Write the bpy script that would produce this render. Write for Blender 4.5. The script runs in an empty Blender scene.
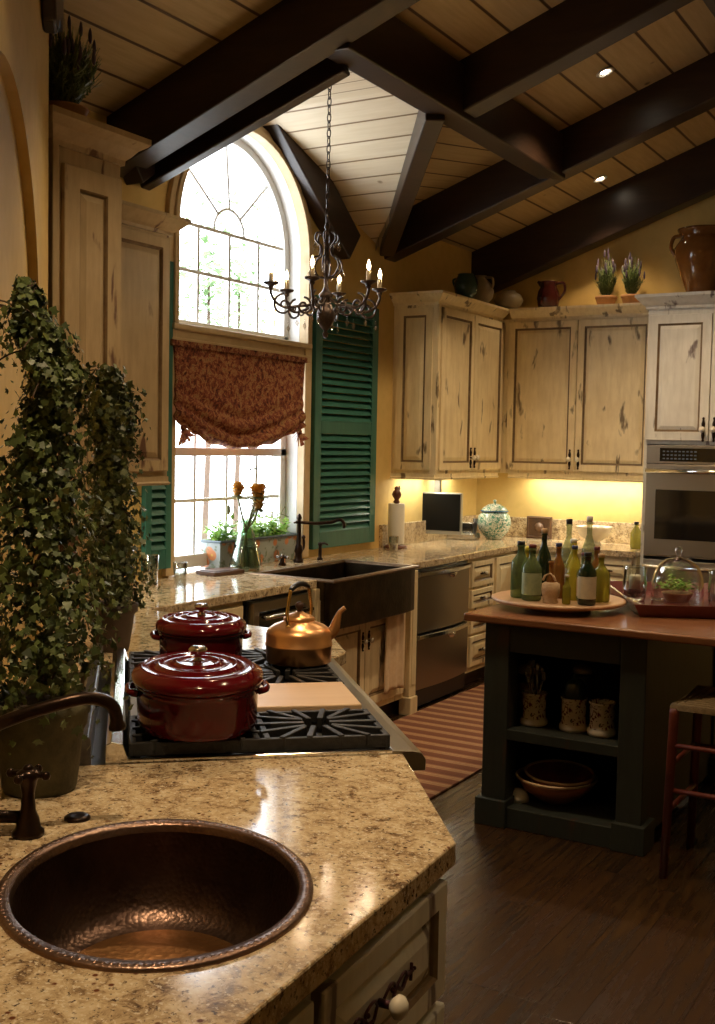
import bpy, bmesh, math, random
from mathutils import Vector, Matrix
sc = bpy.context.scene
COL = sc.collection
PI = math.pi
R = random.Random(11)

# ------------------------------------------------------------ mesh builder
class MB:
    def __init__(s):
        s.v = []; s.f = []; s.m = []; s.sm = []
    def add(s, vs, fs, m=0, smooth=False):
        o = len(s.v); s.v += [tuple(p) for p in vs]
        for f in fs:
            s.f.append([i + o for i in f]); s.m.append(m); s.sm.append(smooth)
        return s
    def box(s, a, b, m=0):
        x0, y0, z0 = [min(a[i], b[i]) for i in range(3)]; x1, y1, z1 = [max(a[i], b[i]) for i in range(3)]
        return s.add([(x0,y0,z0),(x1,y0,z0),(x1,y1,z0),(x0,y1,z0),(x0,y0,z1),(x1,y0,z1),(x1,y1,z1),(x0,y1,z1)],
            [(0,3,2,1),(4,5,6,7),(0,1,5,4),(1,2,6,5),(2,3,7,6),(3,0,4,7)], m)
    def prism(s, poly, z0, z1, m=0):
        a = sum(poly[i][0]*poly[(i+1)%len(poly)][1]-poly[(i+1)%len(poly)][0]*poly[i][1] for i in range(len(poly)))
        if a < 0: poly = poly[::-1]
        n = len(poly)
        return s.add([(p[0],p[1],z0) for p in poly]+[(p[0],p[1],z1) for p in poly],
            [tuple(range(n-1,-1,-1)), tuple(range(n,2*n))]+[(i,(i+1)%n,n+(i+1)%n,n+i) for i in range(n)], m)
    def extr(s, poly, fn0, fn1, m=0):
        """closed 2-D section swept between two placements"""
        n = len(poly)
        return s.add([fn0(*p) for p in poly]+[fn1(*p) for p in poly],
            [tuple(range(n-1,-1,-1)), tuple(range(n,2*n))]+[(i,(i+1)%n,n+(i+1)%n,n+i) for i in range(n)], m)
    def lathe(s, prof, c=(0,0,0), seg=24, m=0, sx=1, sy=1, smooth=True, cap=True):
        vs = []; fs = []; n = len(prof)
        for r, z in prof:
            for k in range(seg):
                a = 2*PI*k/seg; vs.append((c[0]+r*sx*math.cos(a), c[1]+r*sy*math.sin(a), c[2]+z))
        for i in range(n-1):
            for k in range(seg):
                k2 = (k+1) % seg; fs.append((i*seg+k, i*seg+k2, (i+1)*seg+k2, (i+1)*seg+k))
        if cap:
            if prof[0][0] > 1e-5: fs.append(tuple(range(seg-1,-1,-1)))
            if prof[-1][0] > 1e-5: fs.append(tuple((n-1)*seg+k for k in range(seg)))
        return s.add(vs, fs, m, smooth)
    def tube(s, pts, r, seg=8, m=0, closed=False):
        pts = [Vector(p) for p in pts]; n = len(pts)
        rr = r if isinstance(r, (list, tuple)) else [r]*n
        vs = []; fs = []; up = None
        for i, p in enumerate(pts):
            if closed: t = pts[(i+1) % n]-pts[i-1]
            else: t = pts[min(i+1,n-1)]-pts[max(i-1,0)]
            t = t.normalized() if t.length > 1e-9 else Vector((0,0,1))
            if up is None:
                up = t.cross(Vector((0,0,1)) if abs(t.z) < .9 else Vector((1,0,0))).normalized()
            up = up - t*up.dot(t)
            up = up.normalized() if up.length > 1e-6 else t.orthogonal().normalized()
            w = t.cross(up)
            for k in range(seg):
                a = 2*PI*k/seg; vs.append(p+(up*math.cos(a)+w*math.sin(a))*rr[i])
        for i in range(n if closed else n-1):
            j = (i+1) % n
            for k in range(seg):
                k2 = (k+1) % seg; fs.append((i*seg+k, i*seg+k2, j*seg+k2, j*seg+k))
        if not closed: fs += [tuple(range(seg-1,-1,-1)), tuple((n-1)*seg+k for k in range(seg))]
        return s.add(vs, fs, m, True)
    def ball(s, c, r, m=0, seg=12, sz=1.0):
        k = max(4, seg//2)
        return s.lathe([(max(1e-6,r*math.sin(PI*i/k)), -r*sz*math.cos(PI*i/k)) for i in range(k+1)], c, seg, m, cap=False)
    def rings(s, x0, z0, x1, z1, steps, mats, sgn=1):
        """nested rectangles in the XZ plane (front faces -Y): steps (inset, y); mats per band; last fills the middle"""
        R4 = []
        for ins, y in steps:
            o = len(s.v)
            s.v += [(x0+ins,y,z0+ins),(x1-ins,y,z0+ins),(x1-ins,y,z1-ins),(x0+ins,y,z1-ins)]
            R4.append(o)
        for i in range(len(R4)-1):
            a, b = R4[i], R4[i+1]
            for k in range(4):
                k2 = (k+1) % 4; s.f.append([a+k, a+k2, b+k2, b+k]); s.m.append(mats[i]); s.sm.append(False)
        a = R4[-1]; s.f.append([a,a+1,a+2,a+3]); s.m.append(mats[-1]); s.sm.append(False)
        return s
    def xf(s, M, start=0):
        for i in range(start, len(s.v)): s.v[i] = tuple(M @ Vector(s.v[i]))
        return s
    def build(s, name, mats, parent=None, bevel=0, seg=2, subsurf=0, loc=None, rz=None):
        me = bpy.data.meshes.new(name); me.from_pydata(s.v, [], s.f); me.validate(clean_customdata=False)
        mats = mats if isinstance(mats, (list, tuple)) else [mats]
        for mm in mats: me.materials.append(mm)
        if len(me.polygons) == len(s.f):
            me.polygons.foreach_set('material_index', s.m); me.polygons.foreach_set('use_smooth', s.sm)
        bm = bmesh.new(); bm.from_mesh(me); bmesh.ops.recalc_face_normals(bm, faces=bm.faces); bm.to_mesh(me); bm.free()
        o = bpy.data.objects.new(name, me); COL.objects.link(o)
        if parent: o.parent = parent
        if loc is not None: o.location = loc
        if rz is not None: o.rotation_euler[2] = rz
        if bevel:
            b = o.modifiers.new('b', 'BEVEL'); b.width = bevel; b.segments = seg; b.limit_method = 'ANGLE'; b.angle_limit = .6
        if subsurf:
            b = o.modifiers.new('s', 'SUBSURF'); b.levels = subsurf; b.render_levels = subsurf
        return o

def tag(o, label, cat, group=None):
    o['label'] = label; o['category'] = cat
    if group: o['group'] = group
    return o
def thing(name, label, cat, loc=(0,0,0), rz=0, group=None):
    o = bpy.data.objects.new(name, None); COL.objects.link(o); o.empty_display_size = .05
    o.location = loc; o.rotation_euler = (0,0,rz)
    return tag(o, label, cat, group)
def struct(o):
    o['kind'] = 'structure'; return o
def lab(o, t):
    o['label'] = t; return o
def arc(c, r, a0, a1, n, plane='xz'):
    out = []
    for i in range(n+1):
        a = math.radians(a0+(a1-a0)*i/n); p, q = r*math.cos(a), r*math.sin(a)
        out.append((c[0]+p, c[1], c[2]+q) if plane == 'xz' else (c[0]+p, c[1]+q, c[2]) if plane == 'xy' else (c[0], c[1]+p, c[2]+q))
    return out
def spline(pts, n=6):
    P = [Vector(p) for p in pts]; out = []
    for i in range(len(P)-1):
        p0 = P[max(i-1,0)]; p1 = P[i]; p2 = P[i+1]; p3 = P[min(i+2,len(P)-1)]
        for k in range(n):
            t = k/n
            out.append(.5*((2*p1)+(-p0+p2)*t+(2*p0-5*p1+4*p2-p3)*t*t+(-p0+3*p1-3*p2+p3)*t**3))
    out.append(P[-1]); return out

# ------------------------------------------------------------ materials
class NT:
    def __init__(s, name):
        s.m = bpy.data.materials.new(name); s.m.use_nodes = True; s.t = s.m.node_tree
        s.p = s.t.nodes['Principled BSDF']; s.out = s.t.nodes['Material Output']
    def n(s, ty, **k):
        nd = s.t.nodes.new(ty)
        for a, b in k.items(): setattr(nd, a, b)
        return nd
    def l(s, a, b): s.t.links.new(a, b)
    def set(s, **k):
        for a, b in k.items(): s.p.inputs[a.replace('_', ' ')].default_value = b
        return s
    def co(s, kind='Object', scale=(1,1,1), rot=(0,0,0)):
        tc = s.n('ShaderNodeTexCoord'); mp = s.n('ShaderNodeMapping')
        mp.inputs['Scale'].default_value = scale; mp.inputs['Rotation'].default_value = rot
        if kind == 'World':
            g = s.n('ShaderNodeNewGeometry'); s.l(g.outputs['Position'], mp.inputs[0])
        else: s.l(tc.outputs[kind], mp.inputs[0])
        return mp.outputs[0]
    def rnd(s, vec, amount=7.0):
        oi = s.n('ShaderNodeObjectInfo'); mu = s.n('ShaderNodeMath', operation='MULTIPLY'); mu.inputs[1].default_value = amount
        s.l(oi.outputs['Random'], mu.inputs[0]); ad = s.n('ShaderNodeVectorMath', operation='ADD')
        s.l(vec, ad.inputs[0]); s.l(mu.outputs[0], ad.inputs[1]); return ad.outputs[0]
    def noise(s, vec, scale, detail=4, rough=.55, dist=0):
        n = s.n('ShaderNodeTexNoise'); n.inputs['Scale'].default_value = scale; n.inputs['Detail'].default_value = detail
        n.inputs['Roughness'].default_value = rough; n.inputs['Distortion'].default_value = dist; s.l(vec, n.inputs['Vector']); return n.outputs['Fac']
    def vor(s, vec, scale, feat='F1', out='Distance'):
        n = s.n('ShaderNodeTexVoronoi', feature=feat); n.inputs['Scale'].default_value = scale; s.l(vec, n.inputs['Vector']); return n.outputs[out]
    def ramp(s, fac, stops, interp='LINEAR'):
        r = s.n('ShaderNodeValToRGB'); e = r.color_ramp.elements; r.color_ramp.interpolation = interp
        while len(e) > 1: e.remove(e[-1])
        for i, (p, c) in enumerate(stops):
            c = (c, c, c) if isinstance(c, (int, float)) else c
            if i == 0: e[0].position = p; e[0].color = (*c, 1)
            else: q = e.new(p); q.color = (*c, 1)
        s.l(fac, r.inputs[0]); return r.outputs[0]
    def mix(s, fac, a, b, blend='MIX'):
        n = s.n('ShaderNodeMix', data_type='RGBA', blend_type=blend)
        for sock, v in ((n.inputs[0], fac), (n.inputs[6], a), (n.inputs[7], b)):
            if hasattr(v, 'links') or hasattr(v, 'is_linked'): s.l(v, sock)
            elif isinstance(v, (int, float)): sock.default_value = v
            else: sock.default_value = (*v, 1)
        return n.outputs[2]
    def math(s, op, a, b=None, c=None):
        n = s.n('ShaderNodeMath', operation=op)
        for i, v in enumerate((a, b, c)):
            if v is None: continue
            if isinstance(v, (int, float)): n.inputs[i].default_value = v
            else: s.l(v, n.inputs[i])
        return n.outputs[0]
    def col(s, c):
        if isinstance(c, tuple): s.p.inputs['Base Color'].default_value = (*c, 1)
        else: s.l(c, s.p.inputs['Base Color'])
        return s
    def bump(s, h, strength=.3, dist=.01):
        b = s.n('ShaderNodeBump'); b.inputs['Strength'].default_value = strength; b.inputs['Distance'].default_value = dist
        s.l(h, b.inputs['Height']); s.l(b.outputs[0], s.p.inputs['Normal']); return s

def simple(name, c, rough=.5, metal=0, **k):
    t = NT(name).col(c).set(Roughness=rough, Metallic=metal, **k); return t.m
def mottled(name, c1, c2, scale=8, rough=.5, metal=0, bump=0, bs=None, stretch=(1,1,1), **k):
    t = NT(name); v = t.rnd(t.co(scale=stretch)); f = t.noise(v, scale, 6, .6)
    t.col(t.mix(t.ramp(f, [(.3, 0.), (.7, 1.)]), c1, c2)).set(Roughness=rough, Metallic=metal, **k)
    if bump: t.bump(t.noise(v, bs or scale*3, 4), bump)
    return t.m

def painted(name, base, dark, worn, rubs=1.0):
    """antiqued paint: streaky glaze, rubbed through spots stretched along the grain"""
    t = NT(name); v = t.rnd(t.co(), 9)
    st = t.n('ShaderNodeMapping'); t.l(v, st.inputs[0]); st.inputs['Scale'].default_value = (1, 1, .16)
    streak = t.noise(st.outputs[0], 30, 5, .65)
    c = t.mix(t.ramp(streak, [(.42, 0.), (.8, .7)]), base, dark)
    blot = t.noise(v, 4.5, 3); c = t.mix(t.ramp(blot, [(.4, 0.), (.7, .4)]), c, dark)
    s2 = t.n('ShaderNodeMapping'); t.l(v, s2.inputs[0]); s2.inputs['Scale'].default_value = (1, 1, .3)
    rub = t.noise(s2.outputs[0], 10.5, 3, .5, .4)
    fine = t.noise(s2.outputs[0], 55, 3, .6)
    rub = t.math('ADD', rub, t.math('MULTIPLY', fine, .12))
    k = .70 - .02*rubs
    c = t.mix(t.ramp(rub, [(k, 0.), (k+.06, .9)]), c, worn)
    t.col(c).set(Roughness=.5); t.bump(streak, .12); return t.m

def granite(name):
    t = NT(name); v = t.co('World'); n1 = t.noise(v, 26, 8, .75, .6)
    c = t.ramp(n1, [(.32,(.08,.05,.03)),(.40,(.27,.18,.10)),(.48,(.53,.40,.24)),(.57,(.66,.53,.34)),(.72,(.78,.70,.53))])
    n2 = t.noise(v, 95, 5, .7, .2); c = t.mix(t.ramp(n2, [(.37, 1.), (.43, 0.)]), c, (.08,.05,.035))
    n3 = t.noise(v, 150, 3, .6); c = t.mix(t.ramp(n3, [(.58, 0.), (.64, .85)]), c, (.80,.72,.56))
    sp = t.vor(v, 48); n4 = t.noise(v, 9, 3)
    c = t.mix(t.math('MULTIPLY', t.ramp(sp, [(.14, 1.), (.24, 0.)]), t.ramp(n4, [(.5, 0.), (.58, 1.)])), c, (.14,.045,.02))
    t.col(c).set(Roughness=.10, Specular_IOR_Level=.6); return t.m

def planks(name, d, spacing, c1, c2, groove, bump=.5):
    """boards; d = unit direction ACROSS the boards in plan"""
    t = NT(name); g = t.n('ShaderNodeNewGeometry'); sp = t.n('ShaderNodeSeparateXYZ'); t.l(g.outputs['Position'], sp.inputs[0])
    q = t.math('ADD', t.math('MULTIPLY', sp.outputs[0], d[0]/spacing), t.math('MULTIPLY', sp.outputs[1], d[1]/spacing))
    fr = t.math('FRACT', q); idx = t.math('FLOOR', q)
    wn = t.n('ShaderNodeTexWhiteNoise', noise_dimensions='1D'); t.l(idx, wn.inputs['W'])
    e = t.math('ABSOLUTE', t.math('SUBTRACT', fr, .5))
    ang = math.atan2(d[1], d[0]); v = t.co('World', rot=(0,0,-ang)); mp = t.n('ShaderNodeMapping'); t.l(v, mp.inputs[0]); mp.inputs['Scale'].default_value = (1,.08,.3)
    gr = t.noise(mp.outputs[0], 40, 5, .6)
    c = t.mix(t.ramp(gr, [(.3, 0.), (.75, 1.)]), c1, c2)
    c = t.mix(t.math('MULTIPLY', wn.outputs[0], .35), c, c2)
    kn = t.vor(t.co('World'), 2.6); c = t.mix(t.ramp(kn, [(.03, .8), (.06, 0.)]), c, groove)
    gm = t.ramp(e, [(.455, 0.), (.475, 1.)])
    c = t.mix(gm, c, groove)
    t.col(c).set(Roughness=.55); t.bump(t.math('SUBTRACT', 1., gm), bump, .008); return t.m

def floorwood(name):
    t = NT(name); g = t.n('ShaderNodeNewGeometry'); sp = t.n('ShaderNodeSeparateXYZ'); t.l(g.outputs['Position'], sp.inputs[0])
    q = t.math('MULTIPLY', sp.outputs[0], 1/.125); fr = t.math('FRACT', q); idx = t.math('FLOOR', q)
    wn = t.n('ShaderNodeTexWhiteNoise', noise_dimensions='1D'); t.l(idx, wn.inputs['W'])
    yy = t.math('ADD', t.math('MULTIPLY', sp.outputs[1], 1/1.1), t.math('MULTIPLY', wn.outputs[0], 5)); fy = t.math('FRACT', yy)
    w2 = t.n('ShaderNodeTexWhiteNoise', noise_dimensions='2D'); cb = t.n('ShaderNodeCombineXYZ'); t.l(idx, cb.inputs[0]); t.l(t.math('FLOOR', yy), cb.inputs[1]); t.l(cb.outputs[0], w2.inputs['Vector'])
    v = t.co('World', scale=(1,.07,1)); ad = t.n('ShaderNodeVectorMath', operation='ADD'); t.l(v, ad.inputs[0]); t.l(w2.outputs['Color'], ad.inputs[1])
    gr = t.noise(ad.outputs[0], 45, 6, .65, .3)
    c = t.ramp(gr, [(.3,(.011,.005,.002)),(.5,(.030,.014,.004)),(.72,(.068,.034,.010))])
    c = t.mix(t.math('MULTIPLY', w2.outputs['Value'], .5), c, (.045,.02,.009))
    e = t.math('MAXIMUM', t.ramp(t.math('ABSOLUTE', t.math('SUBTRACT', fr, .5)), [(.485, 0.), (.495, 1.)]), t.ramp(t.math('ABSOLUTE', t.math('SUBTRACT', fy, .5)), [(.497, 0.), (.499, 1.)]))
    c = t.mix(e, c, (.01,.005,.003)); t.col(c).set(Roughness=.24)
    t.l(t.ramp(gr, [(.3, .32), (.7, .2)]), t.p.inputs['Roughness'])
    t.bump(t.math('SUBTRACT', t.math('MULTIPLY', gr, .35), e), .25, .004); return t.m

def clearglass(name, tint=(1,1,1), rough=0.0, edge=.9):
    """thin glass: see-through straight on, mirror-like at grazing angles"""
    t = NT(name); tr = t.n('ShaderNodeBsdfTransparent'); tr.inputs[0].default_value = (*tint, 1)
    gl = t.n('ShaderNodeBsdfGlossy'); gl.inputs['Roughness'].default_value = .03+rough; fr = t.n('ShaderNodeLayerWeight'); fr.inputs[0].default_value = .5
    mx = t.n('ShaderNodeMixShader'); f = t.math('MULTIPLY', t.math('MULTIPLY_ADD', t.math('POWER', fr.outputs['Facing'], 2.6), .9, .06), edge); mx.inputs[0].default_value = .1;  t.l(t.math('MINIMUM', f, 1.), mx.inputs[0]); t.l(tr.outputs[0], mx.inputs[1]); t.l(gl.outputs[0], mx.inputs[2])
    t.l(mx.outputs[0], t.out.inputs[0]); return t.m
def bottleglass(name, c, dens=.6):
    t = NT(name).col(c).set(Roughness=.06, Specular_IOR_Level=.7)
    tr = t.n('ShaderNodeBsdfTransparent'); tr.inputs[0].default_value = (*[min(1, x*1.6+.1) for x in c], 1)
    mx = t.n('ShaderNodeMixShader'); mx.inputs[0].default_value = dens; t.l(tr.outputs[0], mx.inputs[1]); t.l(t.p.outputs[0], mx.inputs[2]); t.l(mx.outputs[0], t.out.inputs[0])
    return t.m
def emit(name, c, s):
    t = NT(name).col((0,0,0)); t.p.inputs['Emission Color'].default_value = (*c, 1); t.p.inputs['Emission Strength'].default_value = s; return t.m

CREAM = painted('cream_paint', (.86,.73,.47), (.60,.46,.24), (.12,.075,.035))
CREAMW = painted('white_paint', (.74,.71,.63), (.52,.48,.41), (.10,.06,.06))
TAN = painted('tan_paint', (.50,.38,.22), (.34,.25,.13), (.10,.035,.02), .6)
GLAZE = mottled('dark_glaze', (.13,.08,.035), (.24,.16,.08), 20)
GLAZET = mottled('brown_glaze', (.16,.10,.05), (.26,.18,.09), 20)
def yellow():
    t = NT('ochre_plaster'); v = t.co('World'); a = t.noise(v, 1.6, 6, .6, .5); b = t.noise(v, 14, 4)
    c = t.mix(t.ramp(a, [(.3, 0.), (.7, 1.)]), (.60,.42,.13), (.70,.51,.20)); c = t.mix(t.ramp(b, [(.45, 0.), (.8, .35)]), c, (.48,.31,.09))
    t.col(c).set(Roughness=.75); t.bump(b, .1, .005); return t.m
YEL = yellow()
PLK_C1, PLK_C2, PLK_G = (.60,.46,.25), (.46,.33,.16), (.09,.045,.015)
PLY = planks('ceiling_planks', (1,0), .205, PLK_C1, PLK_C2, PLK_G)
PLX = planks('dormer_planks', (0,1), .165, (.70,.59,.42), (.60,.48,.31), (.20,.12,.05))
PLT = planks('angled_planks', (.963,-.27), .15, PLK_C1, PLK_C2, PLK_G)
def wood(name, c1, c2, rough=.4, sc_=18, stretch=(1,1,1), worldlike=False, bump=.15):
    t = NT(name); v = t.rnd(t.co(scale=stretch)); n = t.noise(v, sc_, 6, .65, .6)
    t.col(t.mix(t.ramp(n, [(.3, 0.), (.7, 1.)]), c1, c2)).set(Roughness=rough); t.bump(n, bump); return t.m
BEAM = wood('dark_beam_wood', (.014,.007,.0045), (.036,.018,.010), .36, 20, (.15,.15,1))
GRAN = granite('granite')
FLOOR = floorwood('hardwood')
WHITE = simple('white_trim', (.76,.75,.72), .45)
CREAMT = mottled('cream_trim', (.62,.47,.27), (.50,.36,.19), 12)
STEEL = NT('stainless'); _v = STEEL.co(scale=(1,1,60)); _n = STEEL.noise(_v, 12, 2)
STEEL.col((.38,.335,.265)).set(Metallic=1.0); STEEL.l(STEEL.ramp(_n, [(0,.26),(1,.40)]), STEEL.p.inputs['Roughness']); STEEL = STEEL.m
CHROME = simple('polished_steel', (.75,.74,.72), .12, 1)
BLACK = simple('black_enamel', (.012,.012,.013), .3)
IRON = mottled('cast_iron', (.015,.015,.016), (.035,.034,.034), 60, .5, .3, .2)
BRONZE = mottled('oil_rubbed_bronze', (.022,.014,.011), (.06,.033,.02), 25, .28, .8)
WROUGHT = mottled('wrought_iron', (.05,.035,.03), (.11,.08,.065), 40, .35, .8)
DGLASS = simple('dark_glass', (.012,.010,.008), .06, 0, Specular_IOR_Level=.8)
GREEN = wood('green_shutter_paint', (.018,.105,.082), (.032,.155,.12), .45, 14, (1,1,.2))
PANE = clearglass('window_glass')
GLASS = clearglass('clear_glass', (.93,.96,.94), 0, 2.4)
GLASSG = clearglass('greenish_glass', (.78,.90,.82), 0, 1.8)
def enamel():
    t = NT('red_enamel'); t.col((.080,.003,.005)).set(Roughness=.11, Specular_IOR_Level=.32, Coat_Weight=.05, Coat_Roughness=.05); return t.m
RED = enamel()
def hammered(name, c1, c2, rough, scale, strength):
    t = NT(name); v = t.co(); n = t.noise(v, 9, 4); t.col(t.mix(t.ramp(n, [(.35,0.),(.7,1.)]), c1, c2)).set(Roughness=rough, Metallic=.9)
    t.bump(t.vor(v, scale), strength, .004); return t.m
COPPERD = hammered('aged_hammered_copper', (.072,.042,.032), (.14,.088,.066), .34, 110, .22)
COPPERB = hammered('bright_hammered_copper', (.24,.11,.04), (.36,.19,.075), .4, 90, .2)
APRON = hammered('dark_apron_copper', (.05,.035,.022), (.10,.07,.04), .32, 60, .15)
KETTLE = NT('kettle_copper').col((.80,.44,.20)).set(Metallic=.88, Roughness=.3).m
BRASS = NT('brass').col((.72,.50,.20)).set(Metallic=1.0, Roughness=.22).m
PORC = simple('cream_porcelain', (.72,.66,.54), .2)
TERRA = mottled('terracotta', (.36,.17,.07), (.48,.26,.12), 14, .7)
MOSS = mottled('mossy_clay', (.035,.03,.018), (.11,.10,.05), 16, .8, 0, .3)
DKCLAY = mottled('dark_clay', (.035,.022,.016), (.08,.05,.035), 14, .6)
SOIL = mottled('soil', (.02,.013,.008), (.05,.03,.02), 40, .9)
def leafm(name, a, b):
    t = NT(name); g = t.n('ShaderNodeNewGeometry'); c = t.mix(g.outputs['Random Per Island'], a, b)
    t.col(c).set(Roughness=.45, Transmission_Weight=0.0); return t.m
IVY = leafm('ivy_leaf', (.022,.04,.010), (.13,.175,.05))
IVY2 = leafm('ivy_leaf_dark', (.025,.045,.014), (.13,.16,.05))
HERB = leafm('bright_leaf', (.16,.36,.04), (.34,.55,.10))
LAV = leafm('lavender_leaf', (.07,.11,.03), (.20,.26,.09))
LAVF = leafm('lavender_flower', (.05,.035,.06), (.14,.10,.16))
TREE = leafm('outdoor_leaf', (.11,.19,.075), (.20,.32,.13))
BARK = mottled('bark', (.05,.03,.018), (.10,.06,.035), 30, .8)
ISL = painted('dark_green_paint', (.030,.036,.030), (.016,.018,.015), (.05,.028,.018), .8)
ISLTOP = wood('mahogany_top', (.15,.055,.025), (.27,.12,.055), .22, 14, (.12,1,1))
# ============================================================ ROOM SHELL
XW, YB = -3.73, 8.19                     # window wall plane, oven wall plane
WY0, WY1, WYC, WR = 4.445, 5.655, 5.05, .605
SPR, RAIL0, RAIL1, MSP = 2.69, 2.08, 2.19, 2.745
M_ = .36
def zc(x): return 3.09 + M_*(x-XW)       # plank surface
def zs(y): return 3.386 - .33*abs(y-5.08) if y > 5.08 else 3.386-.10*(5.08-y)

b = MB(); b.box((-4.6,-1.6,-.06),(2.05,YB+.2,0)); struct(b.build('floor', FLOOR))

# window wall with its arched opening, 0.16 thick
b = MB(); T = .215
def wcol(y0, y1, z0a, z0b, z1a, z1b):
    xs = (XW, XW-T)
    b.add([(XW,y0,z0a),(XW,y1,z0b),(XW,y1,z1b),(XW,y0,z1a),(XW-T,y0,z0a),(XW-T,y1,z0b),(XW-T,y1,z1b),(XW-T,y0,z1a)],
          [(0,1,2,3),(5,4,7,6),(0,3,7,4),(1,5,6,2),(3,2,6,7),(0,4,5,1)])
def wtop(y): return zs(y)+.05 if 4.19 <= y <= 6.25 else 3.10
wcol(-1.6, 2.6, 0,0,3.1,3.1); wcol(2.6, 4.2, 0,0,3.1,3.1)
ys = [4.2, 4.27, 4.34, WY0]
for i in range(3): wcol(ys[i], ys[i+1], 0,0, wtop(ys[i]), wtop(ys[i+1]))
N = 28
for i in range(N):
    a0, a1 = PI-PI*i/N, PI-PI*(i+1)/N
    y0, y1 = WYC+WR*math.cos(a0), WYC+WR*math.cos(a1)
    wcol(y0, y1, SPR+WR*math.sin(a0), SPR+WR*math.sin(a1), wtop(y0), wtop(y1))
ys = [WY1, 5.85, 6.05, 6.25]
for i in range(3): wcol(ys[i], ys[i+1], 0,0, wtop(ys[i]), wtop(ys[i+1]))
wcol(6.25, YB+.15, 0,0,3.1,3.1)
wcol(WY0, WY1, 0,0,.86,.86)
struct(b.build('wall_left', YEL))
b = MB(); b.box((XW-T, YB, 0), (2.05, YB+.15, 5.4)); struct(b.build('wall_back', YEL))
b = MB(); b.box((2.0,-1.6,0),(2.15,YB,5.4)); struct(b.build('wall_right', YEL))
b = MB(); b.box((XW-T,-1.75,0),(2.15,-1.6,5.4)); struct(b.build('wall_front', YEL))

# slanting wall behind the range with an arched niche
WD0 = Vector((-3.06, 2.965, 0)); DN = Vector((.67,-.742,0)).normalized(); NN = Vector((.742,.67,0)).normalized()   # along (towards camera) and outward normal
def wdp(s, o, z): p = WD0 + DN*s + NN*o; return (p.x, p.y, z)
b = MB(); s_a, s_b = .42, 2.1; sc_, sr = (s_a+s_b)/2, (s_b-s_a)/2; zsp = 1.95; rise = .55
def seg(s0, s1, z0a, z0b, z1, o0, o1):
    b.add([wdp(s0,o0,z0a),wdp(s1,o0,z0b),wdp(s1,o0,z1),wdp(s0,o0,z1),wdp(s0,o1,z0a),wdp(s1,o1,z0b),wdp(s1,o1,z1),wdp(s0,o1,z1)],
          [(0,1,2,3),(5,4,7,6),(0,3,7,4),(1,5,6,2),(3,2,6,7),(0,4,5,1)])
seg(0, s_a, 0,0, 3.6, 0, -.03); seg(s_b, 3.6, 0,0, 3.6, 0, -.03)
for i in range(24):
    a0, a1 = PI-PI*i/24, PI-PI*(i+1)/24
    seg(sc_+sr*math.cos(a0), sc_+sr*math.cos(a1), zsp+rise*math.sin(a0), zsp+rise*math.sin(a1), 3.6, 0, -.03)
seg(0, 3.6, 0,0, 3.6, -.03, -.13)
struct(b.build('wall_range', YEL))

# ceilings
def sheet(name, pts, mat, th=.03):
    b = MB(); n = len(pts)
    b.add([p for p in pts]+[(p[0],p[1],p[2]+th) for p in pts], [tuple(range(n)), tuple(range(2*n-1,n-1,-1))]+[(i,n+i,n+(i+1)%n,(i+1)%n) for i in range(n)])
    return struct(b.build(name, mat))
XP = -2.58
def mc(x, y): return (x, y, zc(x))
sheet('ceiling', [mc(XP,-1.6), mc(2.05,-1.6), mc(2.05,YB), mc(XP,YB)], PLY)
sheet('ceiling', [mc(XW-.05,-1.6), mc(XP,-1.6), mc(XP,4.36), mc(XW-.05,4.2)], PLY)
sheet('ceiling', [mc(XW-.05,6.7), mc(XP,6.7), mc(XP,YB), mc(XW-.05,YB)], PLY)
sheet('ceiling', [mc(XP,5.15), mc(XP,6.7), mc(XW-.05,6.7), mc(XW-.05,6.52)], PLT)
sheet('ceiling', [(XW-.05,5.08,zs(5.08)), (XP,5.08,zs(5.08)), (XP,5.2,zs(5.2)), (XW-.05,6.62,zs(6.62))], PLX)
sheet('ceiling', [(XW-.05,4.12,zs(4.12)), (XP,4.3,zs(4.3)), (XP+.02,5.08,zs(5.08)), (XW-.05,5.08,zs(5.08))], PLX)

# beams (structure of the vault)
def beam(name, p0, p1, w, h, up=None):
    """p0,p1: centre line of the underside"""
    p0, p1 = Vector(p0), Vector(p1); d = (p1-p0).normalized(); side = d.cross(Vector((0,0,1))).normalized(); up = side.cross(d)
    b = MB(); b.add([p+side*s*w/2+up*u*h for p in (p0, p1) for s, u in ((-1,0),(1,0),(1,1),(-1,1))],
        [(0,1,2,3),(7,6,5,4),(0,4,5,1),(1,5,6,2),(2,6,7,3),(3,7,4,0)])
    return struct(b.build(name, BEAM, bevel=.008))
XR = XP
sheet('ceiling', [(XR,4.2,zs(4.2)-.02), (XR,5.08,zs(5.08)-.01), (XR,5.25,zs(5.25)-.02), (XR,5.25,zc(XR)+.05), (XR,4.2,zc(XR)+.05)], PLX)
sheet('ceiling', [(XW-.05,4.16,zs(4.16)-.12), (XP,4.31,zs(4.31)-.05), (XP,4.31,zc(XP)+.05), (XW-.05,4.16,zc(XW)+.1)], PLX)
sheet('ceiling', [(XP,5.16,zs(5.16)-.05), (XP,5.16,zc(XP)+.05), (XW-.05,6.56,zc(XW)+.05), (XW-.05,6.56,zs(6.56)-.05)], PLX)
def zb(x): return 2.83 + M_*(x-XW)
for k, (y, x0, x1) in enumerate(((1.45,-3.7,2.0),(2.77,-3.7,2.0),(4.05,XW,2.0),(5.28,-2.5,2.0),(6.69,XW,2.0),(8.06,XW,2.0))):
    dz = .09 if y > 8 else 0; beam('trim_%d' % (k+1), (x0,y,zb(x0)-dz), (x1,y,zb(x1)-dz), .15, .26+dz)
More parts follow.
